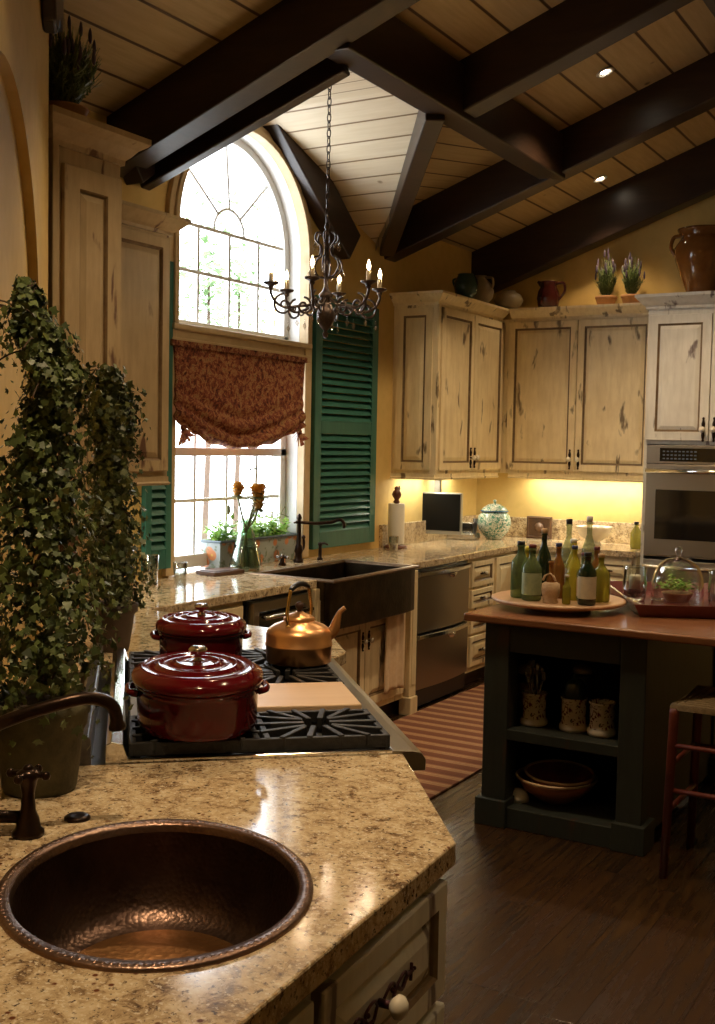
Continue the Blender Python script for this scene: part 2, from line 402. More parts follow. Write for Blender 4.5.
beam('trim_7', (-2.575,4.1,zb(-2.575)), (-2.575,6.68,zb(-2.575)), .15, .26)
beam('trim_8', (-1.32,4.1,zb(-1.32)), (-1.32,6.68,zb(-1.32)), .15, .26)
beam('trim_9', (-3.70,6.60,2.845), (-2.6,5.10,3.215), .10, .26)
beam('trim_10', (-3.70,4.21,2.80), (-2.62,4.29,3.215), .07, .36)
beam('trim_11', (-3.67,5.99,2.73), (-3.67,5.00,3.50), .11, .21)
beam('trim_12', (-3.67,4.10,2.80), (-3.67,5.05,3.46), .11, .2)
# carved corbel and header beam at the top of the slanting wall
b = MB()
prof = [(0,0),(.35,.0),(.30,-.03),(.25,-.10),(.17,-.10),(.13,-.05),(.06,-.05),(.02,-.12),(-.06,-.1),(-.10,0)]
def cp(s, z): return prof
zt = 3.05
b.extr([(s, z) for s, z in [(-.02,.5),(2.6,.5),(2.6,-.10),(1.2,-.10),(.62,-.10),(.55,-.04),(.44,-.03),(.38,-.10),(.30,-.115),(.24,-.06),(.16,-.02),(.08,-.02),(-.02,.0)]],
       lambda s, z: wdp(s, .002, zt+z), lambda s, z: wdp(s, .05, zt+z))
struct(b.build('trim_13', BEAM, bevel=.01))

# ---- window
XG = -3.86
def win_ring(b, r0, r1, x0, x1, z_lo, n=28, mm=0):
    """arched band between radius r0 and r1 (straight legs down to z_lo)"""
    def path(r):
        return [(WYC-r, z_lo)]+[(WYC+r*math.cos(PI-PI*i/n), SPR+r*math.sin(PI-PI*i/n)) for i in range(n+1)]+[(WYC+r, z_lo)]
    A, B = path(r0), path(r1); m = len(A)
    vs = [(x, y, z) for x in (x0, x1) for P in (A, B) for y, z in P]
    fs = []
    for i in range(m-1):
        fs += [(i,i+1,m+i+1,m+i), (2*m+i,3*m+i,3*m+i+1,2*m+i+1), (i,2*m+i,2*m+i+1,i+1), (m+i,m+i+1,3*m+i+1,3*m+i)]
    fs += [(0,m,3*m,2*m), (m-1,3*m-1,4*m-1,2*m-1)]
    b.add(vs, fs, mm)
b = MB(); win_ring(b, WR-.012, WR+.055, XW-.02, XW+.03, RAIL1); win_ring(b, WR-.012, WR+.02, XW+.02, XW+.045, RAIL1)
struct(b.build('trim_14', CREAMT, bevel=.004))
b = MB(); win_ring(b, WR-.012, WR+.004, XG-.06, XW-.02, .92); struct(b.build('trim_15', WHITE))
b = MB()
for s in (-1, 1): b.box((XW-.02, WYC+s*(WR-.012), .915), (XW+.03, WYC+s*(WR+.055), RAIL1))
struct(b.build('trim_16', CREAMT, bevel=.004))
b = MB(); b.box((XG-.03, WY0+.012, RAIL0), (XW+.02, WY1-.012, RAIL1)); b.box((XW+.0, WY0-.03, RAIL1-.03), (XW+.05, WY1+.03, RAIL1)); b.box((XW, WY0-.03, RAIL0), (XW+.038, WY1+.03, RAIL0+.04))
struct(b.build('trim_17', CREAMT, bevel=.006))

w1 = bpy.data.objects.new('window_1', None); COL.objects.link(w1); struct(w1)
b = MB(); win_ring(b, WR-.055, WR-.01, XG-.03, XG+.03, RAIL1); b.box((XG-.03, WY0+.01, RAIL1), (XG+.03, WY1-.01, RAIL1+.045))
b.build('window_frame', WHITE, w1, bevel=.004)
b = MB(); g = .009
yv = [WYC+.035+.274*k for k in (-1,0,1)]
for y in yv: b.box((XG-g,y-g,RAIL1+.04),(XG+g,y+g,MSP))
for z in (MSP, 2.50): b.box((XG-g-.003,WY0+.04,z-g),(XG+g+.003,WY1-.04,z+g))
hr = (2*WR-.1)/8
b.tube([(XG, WYC+.035+hr*math.cos(PI*i/16), MSP+hr*math.sin(PI*i/16)) for i in range(17)], .009, 6)
for a in (45, 90, 135):
    a = math.radians(a); b.tube([(XG, WYC+.035+hr*math.cos(a), MSP+hr*math.sin(a)), (XG, WYC+(WR-.05)*math.cos(a), SPR+(WR-.05)*math.sin(a))], .009, 6)
b.build('muntin', WHITE, w1)
b = MB(); P = [(XG, WY0+.03, RAIL1+.02)]+[(XG, WYC+(WR-.03)*math.cos(PI-PI*i/28), SPR+(WR-.03)*math.sin(PI-PI*i/28)) for i in range(29)]+[(XG, WY1-.03, RAIL1+.02)]
b.add(P, [tuple(range(len(P)))]); b.build('pane', PANE, w1)

w2 = bpy.data.objects.new('window_2', None); COL.objects.link(w2); struct(w2)
b = MB()
b.box((XG-.03,WY0+.012,.92),(XG+.03,WY0+.07,RAIL0)); b.box((XG-.03,WY1-.07,.92),(XG+.03,WY1-.012,RAIL0))
b.box((XG-.03,WY0+.01,.92),(XG+.03,WY1-.01,.99)); b.box((XG-.03,WY0+.01,RAIL0-.06),(XG+.03,WY1-.01,RAIL0)); b.box((XG-.03,WY0+.01,1.52),(XG+.03,WY1-.01,1.565))
b.build('window_frame', WHITE, w2, bevel=.004)
b = MB()
for y in (4.80, 5.085, 5.37): b.box((XG-g,y-g,.95),(XG+g,y+g,RAIL0-.03))
for z in (1.28,): b.box((XG-g-.003,WY0+.05,z-g),(XG+g+.003,WY1-.05,z+g))
b.build('muntin', WHITE, w2)
b = MB(); b.add([(XG,WY0+.05,.95),(XG,WY1-.05,.95),(XG,WY1-.05,RAIL0-.02),(XG,WY0+.05,RAIL0-.02)], [(0,1,2,3)]); b.build('pane', PANE, w2)

# ---- outdoors: trees standing beyond the window
def leafcloud(b, n, fn, s0, s1, m=0, rnd=R, lobes=True):
    for _ in range(n):
        p, nd = fn(rnd); s = rnd.uniform(s0, s1)
        nd = (Vector(nd)+Vector((rnd.uniform(-.7,.7),rnd.uniform(-.7,.7),rnd.uniform(-.4,.8)))).normalized()
        u = nd.cross(Vector((rnd.uniform(-1,1),rnd.uniform(-1,1),rnd.uniform(-.3,1)))).normalized(); w = nd.cross(u); p = Vector(p)
        if lobes:
            q = [(0,-.45),(.42,-.38),(.30,.0),(.5,.28),(.16,.26),(0,.62),(-.16,.26),(-.5,.28),(-.30,0),(-.42,-.38)]
            b.add([p+u*x*s+w*y*s+nd*(abs(x)*.25*s) for x, y in q], [(0,1,2,3,4,5,6,7,8,9)], m)
        else:
            b.add([p-w*s*.5, p+u*s*.22, p+w*s*.5+nd*s*.12, p-u*s*.22], [(0,1,2,3)], m)
for i, (x, y, z, r, h, lb) in enumerate(((-10.1,12.8,0,.62,4.3,'slender green tree outside, the nearer of the two beyond the arched window'),
                             (-10.9,14.6,0,.62,4.6,'slender green tree outside, the farther of the two beyond the arched window'))):
    t = thing('garden_tree', lb, 'tree', (x,y,-.3))
    b = MB(); b.tube([(0,0,0),(.05,.02,h*.4),(0,.05,h)], [.05,.04,.02], 8); b.build('trunk', BARK, t)
    b = MB(); leafcloud(b, 800, lambda q: ((lambda a, c, rr: ((rr*math.cos(a)*math.sqrt(1-c*c)), rr*math.sin(a)*math.sqrt(1-c*c), h+rr*c*2.2-.3))(q.uniform(0,2*PI), q.uniform(-1,1), r*1.25*q.random()**.6), (0,0,1)), .09, .19, lobes=False)
    b.build('crown', TREE, t)
# ============================================================ CABINETRY
def sweep(b, path, prof, m=0):
    """mitred sweep of a closed (out, z) profile along an open plan polyline; 'out' is to the right of travel"""
    P = [Vector((p[0], p[1], 0)) for p in path]; n = len(P); offs = []
    for i in range(n):
        ds = []
        if i > 0: ds.append((P[i]-P[i-1]).normalized())
        if i < n-1: ds.append((P[i+1]-P[i]).normalized())
        ns = [Vector((d.y, -d.x, 0)) for d in ds]
        if len(ns) == 1: offs.append(ns[0])
        else:
            s = (ns[0]+ns[1]).normalized(); offs.append(s/max(.3, s.dot(ns[0])))
    k = len(prof); vs = []
    for i in range(n):
        for o, z in prof: q = P[i]+offs[i]*o; vs.append((q.x, q.y, z))
    fs = [(i*k+j, i*k+(j+1)%k, (i+1)*k+(j+1)%k, (i+1)*k+j) for i in range(n-1) for j in range(k)]
    fs += [tuple(range(k-1,-1,-1)), tuple((n-1)*k+j for j in range(k))]
    b.add(vs, fs, m)
def crown_prof(z, h=.09, out=.07):
    return [(-.01,z),(.012,z),(.014,z+h*.18),(.03,z+h*.32),(.05,z+h*.55),(out*.9,z+h*.72),(out,z+h*.80),(out,z+h),(-.01,z+h)]

def pdoor(par, x0, z0, x1, z1, mats, name='door', y=0, fr=.055, t=.02):
    b = MB(); w_ = min(x1-x0, z1-z0)
    fr = min(fr, w_*.3)
    b.rings(x0, z0, x1, z1, [(0,y),(0,y-t+.003),(.003,y-t),(fr-.006,y-t),(fr,y-t+.006),(fr+.002,y-t+.012),(fr+.008,y-t+.012),(min(fr+.032,w_*.42),y-t+.003)], [0,0,0,1,1,1,0,0])
    o = b.build(name, mats, par); return o
def knob_pull(par, x, z, y=-.02, horiz=False, s=1.0, plate=True):
    """porcelain knob on a turned bronze back plate"""
    b = MB(); L = .042*s
    if plate:
        for sgn in (-1, 1):
            pts = [(0, y-.003, sgn*L*.2), (0, y-.004, sgn*L*.6), (0, y-.003, sgn*L*1.1)]
            if horiz: pts = [(p[2], p[1], 0) for p in pts]
            b.tube([(x+p[0], p[1], z+p[2]) for p in pts], [.006*s, .0085*s, .003*s], 8)
            c = (x+(sgn*L*1.15 if horiz else 0), y-.005, z+(0 if horiz else sgn*L*1.15)); b.ball(c, .006*s, 0, 8)
    else: b.tube([(x, y+.001, z), (x, y-.006, z)], [.012*s, .01*s], 10)
    b.tube([(x,y,z),(x,y-.014*s,z)], .005*s, 8)
    o = b.build('pull', BRONZE, par)
    k = MB(); k.lathe([(.004*s,0),(.011*s,.004*s),(.0145*s,.011*s),(.012*s,.018*s),(.001,.022*s)], (0,0,0), 14)
    k.xf(Matrix.Translation((x, y-.012*s, z)) @ Matrix.Rotation(PI/2, 4, 'X')); k.build('knob', PORC, o); lab(o, 'dark bronze pull with a cream knob')
    return o
MC = [CREAM, GLAZE]; MW = [CREAMW, GLAZE]; MT = [TAN, GLAZET]

def upper(label, loc, rz, w, d, z0, z1, doors, mats, crown_path, endpanel=None, hand='pair', ch=.07, group=None, name='wall_cabinet', rail=.035, carc_w=None):
    t = thing(name, label, 'cabinet', loc, rz, group)
    b = MB(); b.box((0,.0,z0),(carc_w or w, d, z1)); b.build('carcass', mats, t, bevel=.003)
    for i, (a, c) in enumerate(doors):
        dr = pdoor(t, a, z0+.03, c, z1-.025, mats)
        if hand:
            x = c-.03 if i % 2 == 0 else a+.03
            if isinstance(hand, float): x = c-.03
            knob_pull(dr, x, z0+.115, s=1.35)
    if endpanel == 'left':
        b = MB(); b.rings(.03, z0+.03, d-.03, z1-.03, [(0,0),(0,-.008),(.05,-.008),(.055,-.001),(.065,-.001),(.09,-.006)], [0,0,1,1,0,0])
        b.xf(Matrix(((0,1,0,0),(-1,0,0,d),(0,0,1,0),(0,0,0,1)))); b.build('end_panel', mats, t)
        b = MB(); b.box((.0,-.012,z0),(.035,.004,z1)); b.build('corner_post', mats, t, bevel=.004)
    b = MB(); sweep(b, crown_path, crown_prof(z1-.01, ch+.01)); b.build('crown_moulding', mats, t)
    if rail:
        b = MB(); sweep(b, crown_path, [(-.02,z0-rail),(.006,z0-rail),(.012,z0-rail+.01),(.004,z0-rail+.018),(.004,z0+.005),(-.02,z0+.005)]); b.build('light_rail', mats, t)
    return t
# window-wall run and oven-wall run: doors measured off the photograph
upper('cream antiqued wall cabinet with a panelled end, right of the green shutter', (-3.40,6.77,0), PI/2, 1.09, .33, 1.405, 2.55,
      [(.045,.555),(.56,1.075)], MC, [(0,.33),(0,0),(1.06,0)], 'left', carc_w=1.40)
upper('cream antiqued two-door wall cabinet in the corner, left of the oven cabinet', (-3.395,7.86,0), 0, 1.16, .33, 1.405, 2.55,
      [(.055,.585),(.59,1.14)], MC, [(.07,0),(1.155,0)])

# oven tower
t = thing('oven_cabinet', 'tall whitish antiqued cabinet built around the wall ovens', 'cabinet', (-2.22,7.57,0), 0)
b = MB()
b.box((0,.005,1.64),(.90,.61,2.56)); b.box((0,.005,0),(.022,.61,1.64)); b.box((.878,.005,0),(.90,.61,1.64)); b.box((0,.56,0.1),(.9,.61,1.64)); b.box((0,.05,0),(.9,.61,.115))
b.build('carcass', MW, t, bevel=.002)
for i, (a, c) in enumerate(((.015,.428),(.434,.885))):
    dr = pdoor(t, a, 1.665, c, 2.50, MW, fr=.065); knob_pull(dr, c-.032 if i == 0 else a+.032, 1.74, s=1.5)
b = MB(); sweep(b, [(0,.61),(0,0),(.9,0)], crown_prof(2.54, .095, .075)); b.build('crown_moulding', MW, t)

def oven(label, z0, z1, panel):
    t = thing('wall_oven', label, 'oven', (-2.22,7.57,0), 0, None)
    zt = z1
    b = MB(); b.box((.025,-.004,z0),(.875,.5,z1-(.125 if panel else 0))); b.build('oven_body', STEEL, t, bevel=.003)
    if panel:
        b = MB(); b.box((.025,-.012,z1-.122),(.875,.5,z1)); cpn = b.build('control_panel', STEEL, t, bevel=.003)
        b = MB(); b.box((.115,-.016,z1-.108),(.80,-.010,z1-.02)); dp = b.build('display', DGLASS, cpn)
        b = MB()
        for i in range(9):
            for j in range(3): b.box((.135+i*.026,-.0175,z1-.095+j*.024),(.150+i*.026,-.0155,z1-.086+j*.024))
        b.build('key_button', simple('panel_marking', (.10,.13,.17), .4), dp)
        zt = z1-.128
    b = MB(); b.box((.03,-.03,z0+.01),(.87,-.004,zt)); d = b.build('oven_door', STEEL, t, bevel=.005)
    b = MB(); b.box((.10,-.034,z0+.12),(.80,-.028,zt-.17)); b.build('window', DGLASS, d)
    b = MB(); b.tube([(.04,-.075,zt-.045),(.86,-.075,zt-.045)], .016, 12); 
    for x in (.07,.83): b.tube([(x,-.03,zt-.045),(x,-.075,zt-.045)], .009, 8)
    b.build('handle', CHROME, d)
    return t
oven('stainless wall oven with a dark window and black control panel, above the other oven', .885, 1.635, True)
oven('stainless wall oven with a dark window, below the one that has the control panel', .13, .865, False)

# left of the window: tall dresser cabinet and lower wall cabinet
t = thing('hutch_cabinet', 'tall tan antiqued cabinet behind the ivy, taller of the two left of the window', 'cabinet', (-3.13,3.055,0), PI/2)
b = MB(); b.box((0,0,.906),(.36,.59,2.72)); b.build('carcass', MT, t, bevel=.003)
b = MB(); b.box((-.012,-.012,.906),(.02,.01,2.70)); b.build('corner_post', MT, t, bevel=.004)
dr = pdoor(t, .04, .96, .35, 2.62, MT, fr=.085); knob_pull(dr, .075, 1.5)
b = MB(); sweep(b, [(0,.02),(0,0),(.36,0),(.36,.58)], crown_prof(2.68, .11, .085)); b.build('crown_moulding', MT, t)
t = upper('tan antiqued wall cabinet hung between the tall cabinet and the arched window', (-3.40,3.425,0), PI/2, .61, .32, 1.43, 2.54,
      [(.02,.595)], MT, [(0,0),(.61,0),(.61,.32)], None, hand=None, name='wall_cabinet')

# ---- base cabinets along the window wall (local x -> +Y)
def base(label, y0, w, parts, name='base_cabinet', x=-3.11, extra=None, mats=MC, loc=None, rz=PI/2, d=.58, top=.86, toe=True):
    t = thing(name, label, 'cabinet', loc or (x,y0,0), rz)
    b = MB(); b.box((0,0,.10),(w,d,top)); b.build('carcass', mats, t, bevel=.003)
    if toe:
        b = MB(); b.box((.003,.06,0),(w-.003,d,.10)); b.build('toe_kick', DKCLAY, t)
    for p in parts:
        kind, a, z0, c, z1 = p[:5]
        o = pdoor(t, a, z0, c, z1, mats, 'drawer' if kind == 'drawer' else 'door', fr=.04 if kind == 'drawer' else .055)
        if kind == 'drawer': knob_pull(o, (a+c)/2, (z0+z1)/2, horiz=True)
        elif kind == 'doorl': knob_pull(o, c-.03, z1-.12)
        elif kind == 'doorr': knob_pull(o, a+.03, z1-.12)
    return t
base('antiqued base cabinet under the counter, left of the steel undercounter cooler', 3.62, .62, [('doorl',.02,.13,.60,.84)])
t = base('antiqued sink base cabinet with two doors below the farmhouse sink', 4.80, 1.13,
     [('doorl',.09,.14,.555,.635),('doorr',.562,.14,1.03,.635)], top=.64)
for x0, x1 in ((0,.075),(1.045,1.13)):
    b = MB(); b.box((x0,-.045,.11),(x1,.02,.86)); b.box((x0+.02,-.05,.18),(x1-.02,-.04,.80)); 
    p = b.build('pilaster', MC, t, bevel=.004)
    b = MB(); b.box((x0-.008 if x0 else x0,-.06,0),(x1 if x1 > 1 else x1+.008,.02,.11)); b.build('plinth_block', MC, p, bevel=.006)
base('antiqued base cabinet with four stacked drawers beside the steel dishwasher', 6.72, .83,
     [('drawer',.03,.67,.39,.84),('drawer',.03,.53,.39,.65),('drawer',.03,.36,.39,.51),('drawer',.03,.14,.39,.34),('doorl',.43,.14,.80,.84)])
base('antiqued base cabinet on the oven wall, beneath the counter with the ginger jar', 0, .80, [('drawer',.03,.68,.39,.84),('drawer',.41,.68,.77,.84),('doorl',.03,.14,.39,.66),('doorr',.41,.14,.77,.66)],
     loc=(-3.05,7.59,0), rz=0, d=.55)

# undercounter cooler
t = thing('undercounter_cooler', 'stainless undercounter cooler with a glass door, behind the copper kettle', 'appliance', (-3.10,4.26,0), PI/2)
b = MB(); b.box((0,0,.02),(.52,.55,.855)); b.build('body', BLACK, t, bevel=.003)
b = MB(); b.rings(.012,.10,.508,.845,[(0,0),(0,-.03),(.045,-.03),(.048,-.02)],[0,0,0,1]); dr = b.build('door', [STEEL, DGLASS], t)
b = MB()
for z in (.2,.32,.44,.56,.68): b.box((.06,-.022,z),(.46,-.019,z+.012))
b.build('rack_slat', STEEL, dr)
b = MB(); b.tube([(.06,-.07,.775),(.46,-.07,.775)], .010, 8)
for x in (.08,.44): b.tube([(x,-.03,.775),(x,-.07,.775)], .007, 8)
b.build('handle', CHROME, dr)

# dishwasher drawers, bowed fronts
t = thing('dishwasher', 'stainless two-drawer dishwasher with bowed fronts beside the farmhouse sink', 'dishwasher', (-3.10,5.945,0), PI/2)
W_ = .74
b = MB(); b.box((0,.0,.02),(W_,.55,.855)); b.box((.01,-.01,.02),(W_-.01,.0,.12)); b.build('body', BLACK, t, bevel=.003)
def bow(z0, z1, dz):
    b = MB(); n = 16; vs = []
    for i in range(n+1):
        u = i/n; x = .012+u*(W_-.024); y = -.022-.022*math.sin(PI*u)
        vs += [(x, y, z0), (x, y, z1), (x, 0, z1), (x, 0, z0)]
    fs = [(4*i+j, 4*i+(j+1)%4, 4*i+4+(j+1)%4, 4*i+4+j) for i in range(n) for j in range(4)]+[(3,2,1,0),(4*n,4*n+1,4*n+2,4*n+3)]
    b.add(vs, fs); b.sm = [True if len(f) == 4 else False for f in b.f]
    b.sm = [False]*len(b.f)
    d = b.build('dishwasher_drawer', STEEL, t)
    b = MB(); vs = []
    for i in range(n+1):
        u = i/n; x = .012+u*(W_-.024); y = -.024-.024*math.sin(PI*u); k = .018*math.sin(PI*u)
        vs += [(x, y-.016-k*.8, z1-.002), (x, y-.018-k*.8, z1-.022), (x, y+.004, z1-.034), (x, y+.004, z1+.002)]
    b.add(vs, [(4*i+j, 4*i+(j+1)%4, 4*i+4+(j+1)%4, 4*i+4+j) for i in range(n) for j in range(4)]+[(3,2,1,0),(4*n,4*n+1,4*n+2,4*n+3)])
    h = b.build('handle', CHROME, d)
    b = MB(); b.lathe([(.001,0),(.045,0),(.05,.006),(.03,.028),(.001,.032)], (0,0,0), 16, sy=.5); b.xf(Matrix.Translation((W_/2+.05, -.052, z1-.03)) @ Matrix.Rotation(PI, 4, 'X')); b.build('latch', CHROME, h)
bow(.13,.462,0); bow(.474,.842,0)

# farmhouse sink
t = thing('farmhouse_sink', 'dark hammered apron-front farmhouse sink set in the counter under the window', 'sink', (-2.985,4.84,0), PI/2)
b = MB(); W_ = .94; D_ = .515; wt = .028; n = 14
b.box((0,.035,.66),(W_,D_,.69)); b.box((0,D_-wt,.69),(W_,D_,.90)); b.box((0,.05,.69),(wt,D_-wt,.90)); b.box((W_-wt,.05,.69),(W_,D_-wt,.90))
b.build('basin', APRON, t, bevel=.006)
b = MB(); vs = []
for i in range(n+1):
    u = i/n; x = u*W_; y = .022-.022*math.sin(PI*u)**.6
    vs += [(x,y,.645),(x,y,.895),(x,.05,.895),(x,.05,.645)]
b.add(vs, [(4*i+j, 4*i+(j+1)%4, 4*i+4+(j+1)%4, 4*i+4+j) for i in range(n) for j in range(4)]+[(3,2,1,0),(4*n,4*n+1,4*n+2,4*n+3)])
b.build('apron', APRON, t, bevel=.008)
b = MB(); sweep(b, [(0,D_),(0,.0),(W_,.0),(W_,D_),(0,D_)], [(-.03,.893),(.006,.893),(.008,.901),(.003,.908),(-.028,.908)]); b.build('rim', mottled('sink_rim_copper', (.16,.10,.06), (.30,.20,.12), 20, .35, .8), t)

# ---- counters
from mathutils.geometry import tessellate_polygon
def slab(b, outer, holes, z0, z1, m=0):
    loops = [[Vector((p[0],p[1],0)) for p in L] for L in [outer]+holes]
    tri = tessellate_polygon(loops); flat = [p for L in loops for p in L]; n = len(flat)
    vs = [(p.x,p.y,z0) for p in flat]+[(p.x,p.y,z1) for p in flat]
    fs = [(a+n, c+n, d+n) for a, c, d in tri]+[(d, c, a) for a, c, d in tri]; o = 0
    for L in loops:
        k = len(L); fs += [(o+i, o+(i+1)%k, n+o+(i+1)%k, n+o+i) for i in range(k)]; o += k
    b.add(vs, fs, m)
ph = math.radians(42); EV = Vector((math.cos(ph), math.sin(ph), 0)); DV = Vector((-math.sin(ph), math.cos(ph), 0)); RO = Vector((-1.139, 2.262, 0))
RL = 1.14
def rp(s, t): q = RO+DV*s+EV*t; return (q.x, q.y)
def wp(s, o=.004): q = wdp(s, o, 0); return (q[0], q[1])
ZT = .905
b = MB()
slab(b, [(-3.08,3.54),(-3.08,4.838),(-3.502,4.838),(-3.502,5.782),(-3.08,5.782),(-3.08,7.55),(-2.243,7.55),(-2.243,8.187),(-3.728,8.187),(-3.728,5.63),(-3.868,5.63),(-3.868,4.49),(-3.728,4.49),(-3.728,3.02),
         (-3.12,2.99), wp(.02), wp(.62,.004), rp(RL+.004,-.80), rp(RL+.004,-.0), (-1.93,3.22),(-2.10,3.42)], [], .862, ZT)
ct = b.build('countertop', GRAN, bevel=.006); tag(ct, 'speckled tan granite worktop running under the window round to the ovens', 'countertop')
b = MB(); b.box((-3.728,6.62,ZT),(-3.70,8.155,1.06)); o = b.build('backsplash', GRAN, bevel=.003); tag(o, 'low granite upstand on the window wall behind the monitor', 'backsplash')
b = MB(); b.box((-3.70,8.16,ZT),(-2.25,8.187,1.06)); o = b.build('backsplash', GRAN, bevel=.003); tag(o, 'low granite upstand on the oven wall behind the white bowl', 'backsplash')

SC_ = Vector((-1.137,1.335,0)); SA, SB = .297, .243
def oval(k, n=56, c=SC_, a=SA, bb=SB): 
    return [((c+DV*math.cos(2*PI*i/n)*(a+k)+EV*math.sin(2*PI*i/n)*(bb+k)).x, (c+DV*math.cos(2*PI*i/n)*(a+k)+EV*math.sin(2*PI*i/n)*(bb+k)).y) for i in range(n)]
G1 = rp(-.006,-.055); G2 = (-.829,1.771); G3 = (-.760,.85)
b = MB()
slab(b, [G1, G2, G3, (-.74,.35), wp(3.45), wp(1.32+.0), rp(RL*.5,-.80), rp(-.006,-.80)] if False else [G1, G2, G3, (-.74,.35), (-1.15,.35), wp(3.0), wp(.66), rp(RL-.004,-.80), rp(-.006,-.80)], [oval(-.012)[::-1]], .862, ZT)
ct = b.build('countertop', GRAN, bevel=.006); tag(ct, 'speckled tan granite peninsula top around the round copper sink', 'countertop')

# copper sink
t = thing('copper_sink', 'round hammered copper prep sink with a wide flat rim, in the near granite top', 'sink', (SC_.x,SC_.y,0), ph+PI/2)
def ov(prof, mm, name, par, seg=64): 
    b = MB(); b.lathe(prof, (0,0,0), seg, sx=SA, sy=SB, cap=False); return b.build(name, mm, par)
rim = [(1.0,.905),(1.0,.909),(.985,.912),(.915,.911),(.905,.907),(.895,.895)]
RIMC = hammered('worn_copper_rim', (.16,.09,.065), (.27,.18,.14), .32, 140, .2); ov(rim, RIMC, 'rim', t)
b = MB()
for k, r in enumerate((.962,)):
    n = 130
    for i in range(n):
        a = 2*PI*i/n; b.lathe([(.0001,.0016),(.0030,.0010),(.0042,0)], (SA*r*math.cos(a), SB*r*math.sin(a), .9112), 6, cap=False)
b.build('rim_beading', RIMC, t)
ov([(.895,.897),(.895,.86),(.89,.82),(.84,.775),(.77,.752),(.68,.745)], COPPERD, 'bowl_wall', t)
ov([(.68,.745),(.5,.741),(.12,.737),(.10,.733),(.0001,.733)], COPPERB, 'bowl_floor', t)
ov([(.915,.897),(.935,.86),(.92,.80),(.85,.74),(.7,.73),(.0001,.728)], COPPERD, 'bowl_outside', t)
b = MB(); b.lathe([(.038,0),(.036,.004),(.028,.001),(.0001,.001)], (0,0,.737), 20); b.build('drain', BRONZE, t)

# near base cabinet (front faces the room, local x runs away from the camera)
d3 = (Vector((G2[0],G2[1],0))-Vector((G3[0],G3[1],0))).normalized(); an = math.atan2(d3.y, d3.x)
p0 = Vector((G2[0],G2[1],0))-d3*1.05; nr = Vector((d3.y,-d3.x,0)); p0 = p0-nr*.022
t = thing('base_cabinet', 'whitish distressed base cabinet under the copper sink, with iron scrollwork drawer pulls', 'cabinet', (p0.x,p0.y,0), an)
M1 = [CREAMW, GLAZE]
b = MB(); b.box((0,0,.10),(1.035,.02,.86)); b.build('face_frame', M1, t, bevel=.003)
inv = Matrix.Rotation(-an, 4, 'Z') @ Matrix.Translation(-p0)
def tl(p): q = inv @ Vector((p[0],p[1],0)); return (q.x, q.y)
c2 = Vector((G2[0],G2[1],0)); g1 = Vector((*G1,0)); e2 = (g1-c2).normalized(); n2 = Vector((e2.y,-e2.x,0))
b = MB(); b.prism([tl(p) for p in [(c2-d3*.03-nr*.035), (g1-n2*.035), Vector((*rp(-.012,-.72),0)), Vector((-1.62,1.25,0)), Vector((-1.3,.45,0)), Vector((-.86,.45,0))]], .0, .64)
b.build('carcass', M1, t)
b = MB(); q0, q1 = c2-n2*.03+e2*.03, g1-n2*.03-e2*.005
L = (q1-q0).length; b.rings(0,.02,L,.86,[(0,.02),(0,0),(.07,0),(.076,.008),(.09,.008),(.12,0)],[0,0,1,1,0,0])
a2 = math.atan2(e2.y,e2.x); b.xf(inv @ Matrix.Translation(q0) @ Matrix.Rotation(a2, 4, 'Z')); b.build('end_panel', M1, t)
dr = pdoor(t, .56, .645, 1.022, .845, M1, 'drawer', fr=.045); dl = pdoor(t, .06, .645, .535, .845, M1, 'drawer', fr=.045)
d2 = pdoor(t, .56, .37, 1.022, .625, M1, 'drawer', fr=.05); d4 = pdoor(t, .06, .12, .515, .61, M1, 'door', fr=.06); d5 = pdoor(t, .56, .12, 1.022, .35, M1, 'drawer', fr=.05)
def scroll_plate(par, x, z, y):
    b = MB()
    for s in (-1, 1):
        b.tube(spline([(x+s*.012,y,z+.0),(x+s*.03,y-.003,z+.016),(x+s*.052,y,z+.006),(x+s*.048,y,z-.012),(x+s*.03,y-.002,z-.014)],6), .0026, 6)
        b.tube(spline([(x+s*.012,y,z-.0),(x+s*.035,y-.002,z-.018),(x+s*.06,y,z+.0),(x+s*.085,y-.002,z+.013),(x+s*.10,y,z)],6), .0026, 6)
        b.tube(spline([(x+s*.06,y,z),(x+s*.08,y,z-.013),(x+s*.10,y,z),(x+s*.125,y,z)],6), [.0035]*18+[.002], 6)
        b.tube([(x+s*.115,y,z-.014),(x+s*.118,y,z+.014)], .003, 6); b.ball((x+s*.045,y,z), .0045, 0, 8); b.ball((x+s*.130,y,z), .0035, 0, 8)
    b.tube([(x,y+.003,z),(x,y-.02,z)], .007, 8)
    o = b.build('pull', simple('dark_red_iron', (.06,.015,.02), .4, .5), par); lab(o, 'dark iron scrollwork pull with a white knob')
    k = MB(); k.lathe([(.006,0),(.012,.004),(.019,.012),(.018,.02),(.010,.027),(.001,.029)], (0,0,0), 18); k.xf(Matrix.Translation((x,y-.016,z)) @ Matrix.Rotation(PI/2,4,'X')); k.build('knob', PORC, o)
for o_, z, x in ((dr,.75,.745),(dl,.75,.26),(d2,.495,.745),(d5,.24,.745)): scroll_plate(o_, x, z, -.022)
